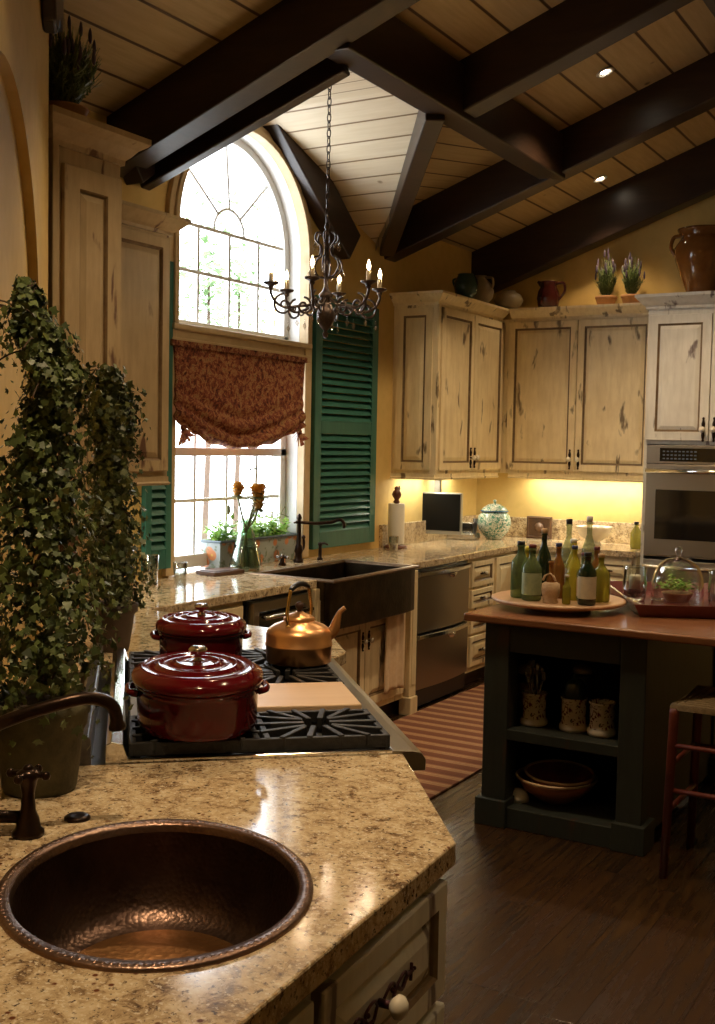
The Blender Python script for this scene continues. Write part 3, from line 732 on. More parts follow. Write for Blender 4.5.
# ============================================================ RANGE (local x = along its width away from the camera, y = towards its back)
RZ = math.radians(132)
def rw(s, t, z=0): q = RO+DV*s+EV*t; return (q.x, q.y, z)
t = thing('range_cooker', 'wide stainless gas range with black cast iron grates between the granite tops', 'range', (RO.x,RO.y,0), RZ)
b = MB(); b.box((0.006,.035,.03),(RL-.006,.70,.862)); b.build('range_body', STEEL, t, bevel=.004)
b = MB(); b.extr([(0.0,.862),(.0,.888),(.010,.903),(.03,.908),(.078,.910),(.078,.862)], lambda y,z: (0,y,z), lambda y,z: (RL,y,z)); b.build('bullnose', STEEL, t, bevel=.002)
b = MB(); b.box((0.004,.078,.862),(RL-.004,.67,.876)); b.build('cooktop_pan', BLACK, t)
b = MB(); b.box((0.0,.078,.862),(.012,.70,.912)); b.build('side_trim', CHROME, t, bevel=.002); b = MB(); b.box((RL-.012,.078,.862),(RL,.70,.912)); b.build('side_trim', CHROME, t, bevel=.002)
b = MB(); b.extr([(.665,.862),(.665,.915),(.675,.945),(.70,.952),(.712,.945),(.712,.862)], lambda y,z: (-.002,y,z), lambda y,z: (RL,y,z)); b.build('rear_rail', CHROME, t, bevel=.002)
b = MB(); b.box((-.0,.712,.862),(RL,.745,.895)); b.build('rear_channel', BLACK, t)
b = MB(); b.extr([(.742,.862),(.742,.958),(.748,.965),(.772,.965),(.778,.955),(.778,.862)], lambda y,z: (-.004,y,z), lambda y,z: (RL,y,z)); b.build('backguard', mottled('brushed_dark_steel',(.10,.10,.11),(.2,.2,.21),30,.3,.9), t, bevel=.002)
for i in range(7):
    x = .09+i*.16; b = MB(); b.lathe([(.03,0),(.028,.012),(.021,.016),(.019,.036),(.001,.038)], (0,0,0), 18); b.xf(Matrix.Translation((x,.035,.80)) @ Matrix.Rotation(PI/2,4,'X')); b.build('control_knob', BLACK, t)
b = MB(); b.rings(.03,.14,RL-.03,.72,[(0,.035),(0,.005),(.16,.005),(.165,.012)],[0,0,0,1]); dr = b.build('oven_door', [STEEL, DGLASS], t)
b = MB(); b.tube([(.07,-.045,.69),(RL-.07,-.045,.69)], .014, 10)
for x in (.12,RL-.12): b.tube([(x,.005,.69),(x,-.045,.69)], .009, 8)
b.build('handle', CHROME, dr)
def grate(x0, x1, y0=.086, y1=.655):
    zt, h, w = .945, .018, .013
    b = MB()
    def bar(p, q, w=w, h=h, z=zt):
        p, q = Vector((*p,0)), Vector((*q,0)); d = (q-p).normalized(); s = Vector((-d.y,d.x,0))*w/2
        b.prism([(p+s)[:2],(p-s)[:2],(q-s)[:2],(q+s)[:2]], z-h, z)
    ym = (y0+y1)/2; xm = (x0+x1)/2
    for a, c in (((x0,y0),(x1,y0)),((x0,y1),(x1,y1)),((x0+.006,y0),(x0+.006,y1)),((x1-.006,y0),(x1-.006,y1)),((x0,ym-.012),(x1,ym-.012)),((x0,ym+.012),(x1,ym+.012))): bar(a, c, .014, .03, zt-.004)
    for cy in ((y0+ym)/2, (y1+ym)/2):
        hy = (ym-y0)/2
        for k in (-.70,-.26,.26,.70): bar((x0,cy+k*hy),(xm-.032-.01*abs(k),cy+k*hy*.35),.014,.026); bar((x1,cy+k*hy),(xm+.032+.01*abs(k),cy+k*hy*.35),.014,.026)
        for k in (-1,1): bar((xm,cy+k*hy),(xm,cy+k*.03),.016,.026)
        for k in (-1,1):
            for j in (-1,1): bar((xm+j*(x1-x0)*.28,cy+k*hy),(xm+j*.028,cy+k*.03),.015,.026)
    for x in (x0+.01,x1-.01):
        for y in (y0+.01,y1-.01,ym): b.box((x-.007,y-.007,.876),(x+.007,y+.007,zt-.02))
    g = b.build('grate', IRON, t, bevel=.002)
    for cy in ((y0+ym)/2, (y1+ym)/2):
        b = MB(); b.lathe([(.045,.876),(.045,.888),(.036,.892),(.034,.905),(.03,.910),(.001,.912)], (xm,cy,0), 20); b.build('burner', IRON, t)
grate(.022,.278); grate(.585,.845); grate(.852,1.112)
b = MB(); b.box((.29,.095,.876),(.575,.66,.925)); b.build('griddle', mottled('griddle_steel',(.30,.27,.23),(.42,.38,.33),10,.35,.8), t, bevel=.003)
def cboard():
    b = MB(); b.box((.300,.088,.9265),(.570,.60,.948)); o = b.build('cutting_board', wood('maple_board',(.62,.42,.25),(.74,.54,.36),.4,8,(1,.15,1)), None, bevel=.004, loc=(RO.x,RO.y,0), rz=RZ)
    tag(o, 'pale wooden board covering the griddle between the grates', 'cutting board')
cboard()
# ---- enamelled cocottes
def cocotte(loc, rz, a, bb, h, label):
    t = thing('dutch_oven', label, 'pot', loc, rz, 'dark red dutch ovens on the range')
    def ov(prof, mat, name, par=t): b = MB(); b.lathe(prof, (0,0,0), 56, sx=a, sy=bb, cap=True); return b.build(name, mat, par)
    ov([(.86,0),(.91,.005),(.935,h*.2),(.95,h*.8),(.955,h*.93),(1.0,h*.95),(1.0,h),(.9,h)], RED, 'pot_body')
    for s in (-1,1):
        b = MB(); b.tube(spline([(-.045,s*bb*.93,h*.80),(-.036,s*(bb+.008),h*.83),(0,s*(bb+.012),h*.84),(.036,s*(bb+.008),h*.83),(.045,s*bb*.93,h*.80)],5), .008, 8); b.build('handle', RED, t)
    l = ov([(1.015,h+.001),(1.03,h+.006),(1.03,h+.016),(1.0,h+.024),(.90,h+.032),(.87,h+.036),(.85,h+.030),(.64,h+.036),(.625,h+.041),(.60,h+.041),(.585,h+.036),(.36,h+.041),(.345,h+.045),(.325,h+.045),(.31,h+.041),(.12,h+.044),(.001,h+.045)], RED, 'lid')
    b = MB(); b.lathe([(.016,0),(.008,.006),(.007,.014),(.02,.022),(.022,.028),(.017,.034),(.001,.036)], (0,0,h+.043), 20); lab(b.build('lid_knob', simple('steel_knob',(.6,.55,.52),.15,1), l), 'steel knob')
cocotte(rw(.150,-.508,.947), ph+PI/2, .190, .146, .104, 'dark red enamelled dutch oven, the larger and nearer one on the front grate')
cocotte(rw(.95,-.450,.947), ph+PI/2, .158, .132, .088, 'dark red enamelled dutch oven on the rear grate, partly behind the larger one')
# ---- kettle
t = thing('tea_kettle', 'shiny copper kettle with a curved spout on the rear grate of the range', 'kettle', rw(.865,-.165,.947), 0)
b = MB(); b.lathe([(.088,0),(.097,.004),(.099,.05),(.101,.052),(.101,.056),(.099,.058),(.099,.085),(.094,.098),(.075,.112),(.048,.122),(.046,.126)], (0,0,0), 40); b.build('kettle_body', KETTLE, t)
b = MB(); b.lathe([(.046,.125),(.048,.131),(.034,.142),(.016,.148),(.012,.152)], (0,0,0), 30); l = b.build('lid', KETTLE, t)
b = MB(); b.lathe([(.008,.150),(.007,.158),(.013,.166),(.013,.173),(.006,.180),(.001,.181)], (0,0,0), 16); lab(b.build('lid_knob', simple('dark_wood_knob',(.05,.02,.012),.35), l), 'dark wooden knob')
sd = Vector((math.cos(.55), math.sin(.55), 0))
b = MB(); pts = spline([(sd*.075)+Vector((0,0,.075)), (sd*.102)+Vector((0,0,.096)), (sd*.112)+Vector((0,0,.125)), (sd*.120)+Vector((0,0,.150)), (sd*.136)+Vector((0,0,.165))], 5)
n = len(pts); b.tube(pts, [.022-(.022-.007)*min(1,i/(n*.75)) for i in range(n)], 14); b.build('spout', KETTLE, t)
hd = Vector((math.cos(1.62), math.sin(1.62), 0))*1.0; 
for s in (-1,1):
    b = MB(); b.tube(spline([hd*s*.062+Vector((0,0,.112)), hd*s*.070+Vector((0,0,.150)), hd*s*.062+Vector((0,0,.190)), hd*s*.052+Vector((0,0,.222))],5), .0055, 8); b.ball(tuple(hd*s*.062+Vector((0,0,.112))), .010, 0, 8)
    h = b.build('handle_upright', BRASS, t)
b = MB(); b.tube(spline([-hd*.055+Vector((0,0,.220)), -hd*.02+Vector((0,0,.232)), hd*.02+Vector((0,0,.232)), hd*.055+Vector((0,0,.220))],5), [.006,.007,.008,.0085,.0085,.0085,.0085,.0085,.0085,.0085,.0085,.0085,.008,.008,.007,.006], 10); lab(b.build('grip', BLACK, h), 'black grip')

# ---- near faucet on the peninsula
t = thing('prep_faucet', 'dark bronze gooseneck faucet with a cross handle beside the copper sink', 'faucet', (-1.472,1.383,ZT), 0)
cr = Vector((math.cos(P_YAW:=.53234), math.sin(P_YAW), 0))   # across the view
def valve(off, name='valve'):
    b = MB(); o = Vector(off)
    b.lathe([(.028,0),(.028,.008),(.022,.014),(.019,.03),(.013,.045),(.011,.075),(.013,.085),(.016,.098),(.020,.104),(.020,.112),(.010,.118)], tuple(o), 20); v = b.build('valve', BRONZE, t)
    b = MB()
    for k in range(2):
        a = .3+k*PI/2; d = Vector((math.cos(a), math.sin(a), 0))*.034; b.tube([o+Vector((0,0,.108))-d, o+Vector((0,0,.110)), o+Vector((0,0,.108))+d], [.0055,.0075,.0055], 8)
        for s in (-1,1): b.ball(tuple(o+Vector((0,0,.108))+d*s), .0085, 0, 8)
    b.ball(tuple(o+Vector((0,0,.118))), .010, 0, 10, .8); b.build('cross_handle', BRONZE, v)
valve((0,0,0)); valve(tuple(-cr*.20))
b = MB(); b.lathe([(.03,0),(.03,.01),(.022,.02),(.017,.06),(.015,.14)], tuple(-cr*.10), 18)
b.tube([(-cr*.20)+Vector((0,0,.032)), Vector((0,0,.032))], .011, 10); b.build('bridge_body', BRONZE, t)
vo = Vector((-1.41,1.50,0))-Vector((-1.472,1.383,0))
pts = spline([tuple(-cr*.10+Vector((0,0,.12))), tuple(-cr*.085+Vector((0,0,.175))), tuple(-cr*.04+Vector((0,.0,.205))+vo*.1), tuple(vo*.45+cr*.0+Vector((0,0,.228))), tuple(vo*.8+cr*.01+Vector((0,0,.232))), tuple(vo*1.0+cr*.02+Vector((0,0,.213))), tuple(vo*1.06+cr*.02+Vector((0,0,.172)))], 6)
b = MB(); b.tube(pts, [.012]*(len(pts)-3)+[.013,.016,.015], 12); b.build('spout', BRONZE, t)
b = MB(); b.lathe([(.024,0),(.024,.004),(.018,.008),(.010,.006),(.001,.006)], (-1.462,1.492,ZT), 20); tag(b.build('sink_hole_cover', BRONZE), 'small round bronze cover on the granite next to the copper sink', 'hole cover')
# ============================================================ WINDOW DRESSING, PLANTS, COUNTER ITEMS
def shutter(y0, label, W=.76, fr=.075):
    t = thing('louvered_shutter', label, 'shutter', (XW+.035,y0,0), PI/2, 'green shutters beside the window')
    z0, z1, zm = .955, 2.49, 1.70
    b = MB()
    for x0, x1 in ((0,fr),(W-fr,W)): b.box((x0,-.0,z0),(x1,.03,z1))
    for a, c in ((z0,z0+.10),(zm-.04,zm+.04),(z1-.08,z1)): b.box((fr,-.0,a),(W-fr,.03,c))
    b.build('shutter_frame', GREEN, t, bevel=.003)
    for za, zb_ in ((z0+.10,zm-.04),(zm+.04,z1-.08)):
        b = MB(); n = int((zb_-za)/.042)
        for i in range(n):
            z = za+(i+.5)*(zb_-za)/n
            b.extr([(-.002,-.021),(.003,-.023),(.029,.016),(.025,.020)], lambda y,q: (fr-.003,y,z+q), lambda y,q: (W-fr+.003,y,z+q))
        b.build('louver_panel', GREEN, t)
shutter(5.745, 'green louvered shutter standing right of the arched window, above the sink')
shutter(4.228, 'green shutter left of the window, mostly hidden behind the wall cabinet', .195, .045)

# roman shade
def shadefabric():
    t = NT('shade_fabric'); v = t.co('World'); n = t.noise(v, 34, 5, .8, .6)
    c = t.ramp(n, [(.36,(.04,.014,.010)),(.45,(.17,.04,.022)),(.52,(.32,.10,.045)),(.57,(.46,.28,.12)),(.64,(.16,.06,.03)),(.72,(.20,.18,.08))], 'LINEAR')
    t.col(c).set(Roughness=.9); t.bump(n, .2)
    tl = t.n('ShaderNodeBsdfTranslucent'); t.l(c, tl.inputs[0]); mx = t.n('ShaderNodeMixShader'); mx.inputs[0].default_value = .18
    t.l(t.p.outputs[0], mx.inputs[1]); t.l(tl.outputs[0], mx.inputs[2]); t.l(mx.outputs[0], t.out.inputs[0]); return t.m
FAB = shadefabric()
t = thing('roman_shade', 'rust and brown patterned relaxed fabric shade hung across the window', 'window shade', (0,0,0))
b = MB(); nu, nv = 60, 40; vs = []
for j in range(nv+1):
    for i in range(nu+1):
        u, v = i/nu, j/nv; y = 4.425+u*1.20
        belly = .075*math.sin(PI*min(1,max(0,(u-.12)/.76)))**.8
        bot = 1.645-belly+.05*(abs(u-.5)*2)**6
        z = 2.095-(2.095-bot)*v
        fold = v**3
        x = XW+.018+.012*math.sin(u*9+.5)*v+.030*fold*math.sin(v*34+abs(u-.5)*9)*(.5+.5*math.sin(PI*u))
        x += .016*fold*math.sin(u*70+v*8)*(abs(u-.5)*2)**3
        z += .006*fold*math.sin(u*40)
        vs.append((x+.012, y-(u-.5)*.03*math.sin(PI*v), z))
b.add(vs, [(j*(nu+1)+i,j*(nu+1)+i+1,(j+1)*(nu+1)+i+1,(j+1)*(nu+1)+i) for j in range(nv) for i in range(nu)], 0, True)
o = b.build('shade_cloth', FAB, t); so = o.modifiers.new('s','SOLIDIFY'); so.thickness = .008
for yy in (4.49, 5.55):
    b = MB(); rr = random.Random(int(yy*100))
    for k in range(9):
        a = PI*(k/8)+.1; L = rr.uniform(.05,.09); dy, dz = math.cos(a)*L, -abs(math.sin(a))*L*1.0-.005
        b.add([(XW+.05,yy-.006,1.665),(XW+.05,yy+.006,1.665),(XW+.055+rr.uniform(-.01,.02),yy+dy+.016,1.665+dz),(XW+.06,yy+dy-.016,1.665+dz-.012)], [(0,1,2,3)])
    b.ball((XW+.052,yy,1.668), .018, 0, 8); b.build('gathered_tail', FAB, t)
b = MB(); b.box((XW+.022,4.40,2.075),(XW+.05,5.63,2.105)); b.build('head_rail', FAB, t)

# chandelier
CX, CY = -2.80, 4.43
t = thing('chandelier', 'wrought iron chandelier with scrolled arms, crystals and candle bulbs, hung from a beam', 'chandelier', (CX,CY,0), 0)
b = MB()
b.lathe([(.001,2.085),(.010,2.09),(.014,2.105),(.007,2.118),(.024,2.135),(.040,2.165),(.042,2.20),(.030,2.235),(.018,2.25),(.030,2.27),(.034,2.285),(.018,2.30),(.010,2.32),(.010,2.42),(.018,2.435),(.010,2.45),(.008,2.58),(.014,2.59),(.006,2.61)], (0,0,0), 16)
b.build('column', WROUGHT, t)
zt = 3.10
def chain(z0, z1):
    b = MB(); n = int((z1-z0)/.034); L = (z1-z0)/n
    for i in range(n):
        z = z0+(i+.5)*L; pts = []
        for k in range(12):
            a = 2*PI*k/12; x = .009*math.cos(a); zz = (L*.66)*math.sin(a)
            pts.append((x,0,z+zz) if i % 2 else (0,x,z+zz))
        b.tube(pts, .0026, 5, closed=True)
    b.build('chain', WROUGHT, t)
chain(2.61, 3.275)
b = MB(); b.lathe([(.045,3.318),(.045,3.30),(.02,3.285),(.006,3.275)], (0,0,0), 16); b.build('canopy', WROUGHT, t)
CR = .26; BULB = emit('candle_flame', (1,.80,.50), 14); XTAL = clearglass('crystal', (.92,.88,.84), .02, 2.5); WAX = simple('candle_sleeve', (.70,.60,.42), .5)
lamps = []
for k in range(6):
    a = math.radians(60*k+18+P_YAW*57.3); d = Vector((math.cos(a), math.sin(a), 0))
    def q(r, z): return tuple(d*r+Vector((0,0,z)))
    b = MB()
    b.tube(spline([q(.02,2.27),q(.07,2.235),q(.13,2.225),q(.19,2.215),q(.235,2.235),q(CR,2.275),q(CR,2.31)],6), .0065, 7)
    def scroll(rc, zc_, r0, turns, a0, dirn):
        n = 22; return [q(rc+(r0*(1-i/n*.8))*math.cos(a0+dirn*turns*2*PI*i/n), zc_+(r0*(1-i/n*.8))*math.sin(a0+dirn*turns*2*PI*i/n)) for i in range(n+1)]
    b.tube(scroll(.200,2.225,.052,1.3,PI/2,-1), .0058, 6); b.tube(scroll(.105,2.225,.042,1.3,PI/2,1), .0058, 6)
    b.tube(scroll(.155,2.215,.022,1.0,PI*.2,-1), .004, 6)
    arm = b.build('arm', WROUGHT, t)
    b = MB(); b.lathe([(.010,2.305),(.018,2.312),(.033,2.318),(.036,2.326),(.012,2.322)], q(CR,0), 14); b.lathe([(.004,2.29),(.013,2.30),(.010,2.312)], q(CR,0), 10); b.build('drip_pan', WROUGHT, arm)
    b = MB(); b.lathe([(.011,2.322),(.011,2.368),(.008,2.372)], q(CR,0), 12); b.build('candle', WAX, arm)
    b = MB(); b.lathe([(.004,2.372),(.0085,2.382),(.0095,2.392),(.006,2.406),(.0012,2.420)], q(CR,0), 10); lab(b.build('bulb', BULB, arm), 'glowing flame-shaped bulb')
    lamps.append(d*CR+Vector((CX,CY,2.395)))
    # crown scrolls above
    b = MB(); b.tube(spline([q(.012,2.36),q(.05,2.37),q(.075,2.41),(q(.06,2.45)),q(.035,2.46),q(.03,2.50),q(.055,2.53),q(.05,2.56),q(.03,2.565)],5), [.0045]*40+[.003], 6); b.build('crown_scroll', WROUGHT, t)
    for r_, z_, s_ in ((.078,2.395,.015),(.058,2.52,.012),(.135,2.17,.012),(.245,2.165,.011)):
        b = MB(); c = q(r_, z_-.02); b.lathe([(.0005,-s_*1.7),(s_*.8,-s_*.4),(s_*.75,s_*.2),(.0005,s_*1.1)], c, 6, smooth=False); b.tube([(c[0],c[1],c[2]+s_), (c[0],c[1],c[2]+.03)], .0012, 4); b.build('crystal', XTAL, arm if r_ > .1 else t)

# ---- ivy topiaries
def topiary(loc, label, pot_prof, potmat, spine, leafmat, n, seed, s0, s1, handle=False):
    t = thing('potted_ivy', label, 'potted plant', loc)
    rr = random.Random(seed)
    b = MB(); b.lathe(pot_prof, (0,0,0), 30); pot = b.build('pot', potmat, t)
    top = pot_prof[-3][1]
    b = MB(); b.lathe([(pot_prof[-3][0]*.8,top-.012),(pot_prof[-3][0]*.5,top-.004),(.001,top)], (0,0,0), 20); b.build('soil', SOIL, t)
    b = MB()
    pts = spline([(p[0],p[1],p[2]) for p in spine], 6)
    b.tube([(0,0,top-.01)]+pts, .006, 6)
    for k in range(5):
        o = rr.uniform(0,6); b.tube([Vector(p)+Vector((.02*math.cos(i*.5+o),.02*math.sin(i*.5+o),0)) for i, p in enumerate(pts)], .0025, 5)
    for k in range(18):
        i = rr.randrange(len(pts)); p = Vector(pts[i]); dd = Vector((rr.uniform(-1,1),rr.uniform(-1,1),rr.uniform(-.5,.7))).normalized(); r = .10
        b.tube(spline([p, p+dd*r*.6, p+dd*r+Vector((0,0,-.02))], 4), .0018, 4)
    b.build('stem', BARK, t)
    def fn(q):
        i = q.random()*(len(spine)-1); k = int(i); f = i-k
        A, B = spine[k], spine[k+1]; c = Vector([A[j]+(B[j]-A[j])*f for j in range(3)]); rad = A[3]+(B[3]-A[3])*f
        a, zz = q.uniform(0,2*PI), q.uniform(-1,1); d = Vector((math.cos(a),math.sin(a),zz*.7))
        r = rad*(q.random()**.45); r *= 1+.35*math.sin(a*3+k*1.7+c.z*17)
        P_ = c+d*r; g_ = (Vector(loc)+P_-WD0).dot(NN)
        if g_ < .03: P_ = P_+NN*(.03-g_+q.uniform(0,.03))
        return P_, d
    b = MB(); leafcloud(b, n, fn, s0, s1, 0, rr)
    for _ in range(int(n*.05)):      # trailing strands
        p, d = fn(rr); p = Vector(p)
        for k in range(4): 
            p = p+Vector((d[0]*.010,d[1]*.010,-.018)); leafcloud(b, 1, lambda q: (p, d), s0*.7, s1*.8, 0, rr)
    b.build('foliage', leafmat, t)
    return t
Lx, Ly = -1.635, 1.585
topiary((Lx-.02,Ly,ZT), 'tall ivy topiary in the mossy clay pot behind the near faucet',
    [(.070,0),(.073,.01),(.086,.12),(.092,.13),(.094,.150),(.098,.155),(.099,.18),(.092,.182),(.086,.172),(.08,.165)], MOSS,
    [(-.01,.02,.20,.115),(.0,.02,.31,.125),(-.015,.02,.42,.115),(-.03,.03,.53,.095),(-.045,.04,.63,.085),(-.03,.04,.72,.045),(-.005,.05,.80,.050),(-.03,.04,.88,.048),(-.055,.02,.94,.03),(-.065,.02,1.0,.018)], IVY, 5200, 5, .010, .024)
topiary((-2.565,2.775,ZT), 'ivy topiary in the dark clay pot, farther back beside the range corner',
    [(.052,0),(.055,.01),(.072,.12),(.075,.125),(.082,.13),(.084,.155),(.076,.157),(.07,.15),(.06,.145)], DKCLAY,
    [(0,0,.17,.08),(.0,0,.28,.105),(-.02,0,.40,.10),(-.0,0,.52,.075),(-.02,0,.62,.055),(-.01,0,.70,.065),(-.0,.0,.78,.085),(-.02,0,.84,.075),(-.03,0,.92,.04)], IVY2, 3400, 8, .014, .030)

# lavender pots
def lavender(loc, label, group, pot, r, h, n, seed, name='potted_lavender'):
    t = thing(name, label, 'potted plant', loc, 0, group); rr = random.Random(seed)
    b = MB(); b.lathe(pot, (0,0,0), 24); b.build('pot', TERRA, t)
    top = pot[-1][1]; b = MB(); f = MB()
    b.lathe([(pot[-1][0],top-.008),(.001,top-.004)], (0,0,0), 16)
    b.build('soil', SOIL, t); b = MB()
    for i in range(n):
        a = rr.uniform(0,2*PI); u = rr.random()**.6; tip = Vector((math.cos(a)*r*u, math.sin(a)*r*u, top+h*rr.uniform(.45,1)*(1-.35*u))); base_ = Vector((math.cos(a)*r*.25*u, math.sin(a)*r*.25*u, top-.01))
        mid = (base_+tip)/2+Vector((0,0,.03*h)); b.tube([base_, mid, tip], [.0018,.0015,.001], 4)
        for k in range(7):
            p = base_.lerp(tip, rr.uniform(.1,.8)); d = Vector((rr.uniform(-1,1),rr.uniform(-1,1),rr.uniform(.2,1))).normalized(); w = d.cross(Vector((0,0,1))).normalized()*.003; L = rr.uniform(.02,.045)*h/.25
            b.add([p-w*1.6,p+w*1.6,p+d*L*1.1],[(0,1,2)])
        if i % 4 == 0 and i < 240: f = MB(); f.lathe([(.001,0),(.007,.01),(.008,.03),(.005,.05),(.001,.06)], tuple(tip-Vector((0,0,.01))), 6); f.build('flower_spike', LAVF, t)
    b.build('foliage', LAV, t)
lavender((-3.20,3.17,2.792), 'bushy lavender in a low clay bowl on top of the tall cabinet', None, [(.06,0),(.085,.015),(.095,.05),(.10,.055),(.088,.06)], .15, .36, 420, 3)
for i, (u, lb) in enumerate(((-2.66,'small lavender in a clay pot on the corner cabinet, left one of the pair'),(-2.47,'small lavender in a clay pot on the corner cabinet, the one nearer the amber urn'))):
    lavender((u,8.0,2.622), lb, 'lavender pots on the corner cabinet', [(.055,0),(.072,.06),(.078,.062),(.078,.08),(.068,.08)], .085, .33 if i == 0 else .31, 110, 20+i)

# pottery on the cabinets
def pot(name, label, cat, loc, prof, mat, handles=(), spout=None, seg=28, group=None):
    t = thing(name, label, cat, loc, 0, group); b = MB(); b.lathe(prof, (0,0,0), seg); b.build('body', mat, t)
    for pts, r in handles: bb = MB(); bb.tube(spline(pts, 6), r, 8); bb.build('handle', mat, t)
    if spout: bb = MB(); bb.tube(spout[0], spout[1], 8); bb.build('spout', mat, t)
    return t
GGL = simple('dark_green_glaze', (.02,.05,.035), .15); CRG = mottled('buff_glaze', (.22,.17,.10), (.32,.25,.15), 10, .4); MAR = mottled('maroon_glaze', (.028,.004,.004), (.05,.009,.007), 10, .12)
AMB = mottled('amber_glaze', (.13,.045,.010), (.24,.10,.025), 6, .10)
pot('green_vase', 'dark green glazed jar on the cabinet, leftmost of the pottery', 'vase', (-3.38,7.16,2.622), [(.05,0),(.075,.03),(.085,.08),(.075,.13),(.06,.155),(.062,.165)], GGL, [([(-.06,0,.14),(-.10,0,.13),(-.085,0,.08)],.008)])
pot('stoneware_jug', 'buff stoneware jug with a handle next to the dark green jar', 'jug', (-3.42,7.48,2.622), [(.055,0),(.09,.04),(.10,.09),(.08,.14),(.045,.175),(.04,.19),(.048,.20)], CRG, [([(.04,0,.185),(.09,0,.18),(.10,0,.13),(.085,0,.10)],.009)])
pot('round_pot', 'squat round buff pot between the stoneware jug and maroon pitcher', 'pot', (-3.36,7.86,2.622), [(.05,0),(.095,.03),(.11,.07),(.09,.11),(.05,.13),(.05,.14)], CRG)
pot('maroon_pitcher', 'glossy maroon pitcher on the corner cabinet', 'pitcher', (-3.09,7.97,2.622), [(.06,0),(.075,.02),(.085,.08),(.078,.13),(.06,.165),(.062,.19),(.07,.205),(.062,.205),(.055,.19)], MAR, [([(.058,0,.185),(.115,0,.19),(.125,0,.13),(.08,0,.07)],.010)], ([(-.045,0,.18),(-.085,0,.21)],[.025,.010]))
pot('amber_urn', 'large two-handled amber glazed urn on top of the oven cabinet', 'urn', (-1.96,7.92,2.637), [(.08,0),(.085,.01),(.14,.14),(.185,.27),(.19,.35),(.15,.41),(.135,.43),(.17,.46),(.175,.475),(.13,.455),(.12,.43)], AMB,
    [([(-.14,0,.44),(-.20,0,.435),(-.22,0,.37),(-.185,0,.31)],.014),([(.14,0,.44),(.20,0,.435),(.22,0,.37),(.185,0,.31)],.014)], seg=40)
pot('red_jar', 'small dark red jar partly cut off beside the amber urn', 'jar', (-1.60,7.90,2.637), [(.05,0),(.085,.05),(.09,.10),(.06,.15),(.05,.17),(.055,.18)], MAR)

# ---- window counter
b = MB(); b.box((-.07,-.11,0),(.07,.11,.020)); b.box((-.055,-.095,.020),(.055,.095,.024)); 
o = b.build('serving_board', wood('dark_board',(.06,.028,.014),(.12,.055,.028),.4), None, bevel=.005, loc=(-3.61,4.72,ZT+.001), rz=-.15); tag(o, 'dark brown wooden board lying left of the glass vase under the window', 'board')
t = thing('flower_vase', 'pale green glass bottle vase with ochre blooms in front of the planter', 'vase', (-3.62,4.955,ZT+.001))
b = MB(); b.lathe([(.001,.004),(.082,.0),(.088,.006),(.088,.03),(.062,.14),(.034,.23),(.028,.262),(.033,.270),(.030,.270),(.025,.26),(.031,.23),(.058,.14),(.083,.03),(.080,.010),(.001,.010)], (0,0,0), 32, cap=False); b.build('glass_body', GLASSG, t)
b = MB(); b.lathe([(.001,.012),(.078,.014),(.080,.03),(.058,.130),(.001,.131)], (0,0,0), 24, cap=False); b.build('water', simple('vase_water',(.30,.36,.24),.1,0,Transmission_Weight=.8,IOR=1.33), t)
ST = simple('flower_stem',(.14,.15,.06),.6); OC = leafm('ochre_petal',(.50,.24,.04),(.72,.42,.09)); OCD = leafm('sepal_leaf',(.07,.09,.03),(.16,.17,.06))
tips = [(-.03,-.04,.43),(.03,.05,.42),(.02,.10,.42),(.03,.075,.355)]
b = MB(); rr = random.Random(4)
for (x,y,z) in tips: b.tube(spline([(-x*.3,-y*.3,.02),(0,0,.2),(x*.6,y*.6,z*.75),(x,y,z-.02)],5), .0055, 6)
for k in range(6):
    a = rr.uniform(0,2*PI); L = rr.uniform(.05,.14); b.tube(spline([(0,0,.2),(math.cos(a)*L*.5,math.sin(a)*L,.40),(math.cos(a)*L*.7,math.sin(a)*L*1.2,rr.uniform(.50,.60))],5), .0013, 4)
    b.ball((math.cos(a)*L*.7,math.sin(a)*L*1.2,.55), .006, 0, 6)
b.tube(spline([(0,0,.2),(-.03,-.08,.36),(-.03,-.115,.34),(-.03,-.12,.26)],5), .002, 5); b.ball((-.03,-.119,.33), .012, 0, 8, 2.4)
b.build('stem', ST, t)
for i, (x,y,z) in enumerate(tips):
    b = MB()
    for k in range(70):
        a = rr.uniform(0,2*PI); e_ = rr.uniform(-.2,1.3); d = Vector((math.cos(a)*math.cos(e_), math.sin(a)*math.cos(e_), math.sin(e_))); w = d.cross(Vector((0,0,1)))
        w = (w.normalized() if w.length > .01 else Vector((1,0,0)))*.015; p = Vector((x,y,z)); b.add([p+d*.012, p+d*.040-w, p+d*.056, p+d*.040+w],[(0,1,2,3)])
    b.ball((x,y,z), .028, 0, 8); b.build('bloom', OC, t)
    b = MB()
    for k in range(9):
        a = k*.7; d = Vector((math.cos(a),math.sin(a),-.25)).normalized(); w = d.cross(Vector((0,0,1))).normalized()*.016; p = Vector((x,y,z-.02)); b.add([p, p+d*.04-w, p+d*.085, p+d*.04+w],[(0,1,2,3)])
    b.build('leaf', OCD, t)

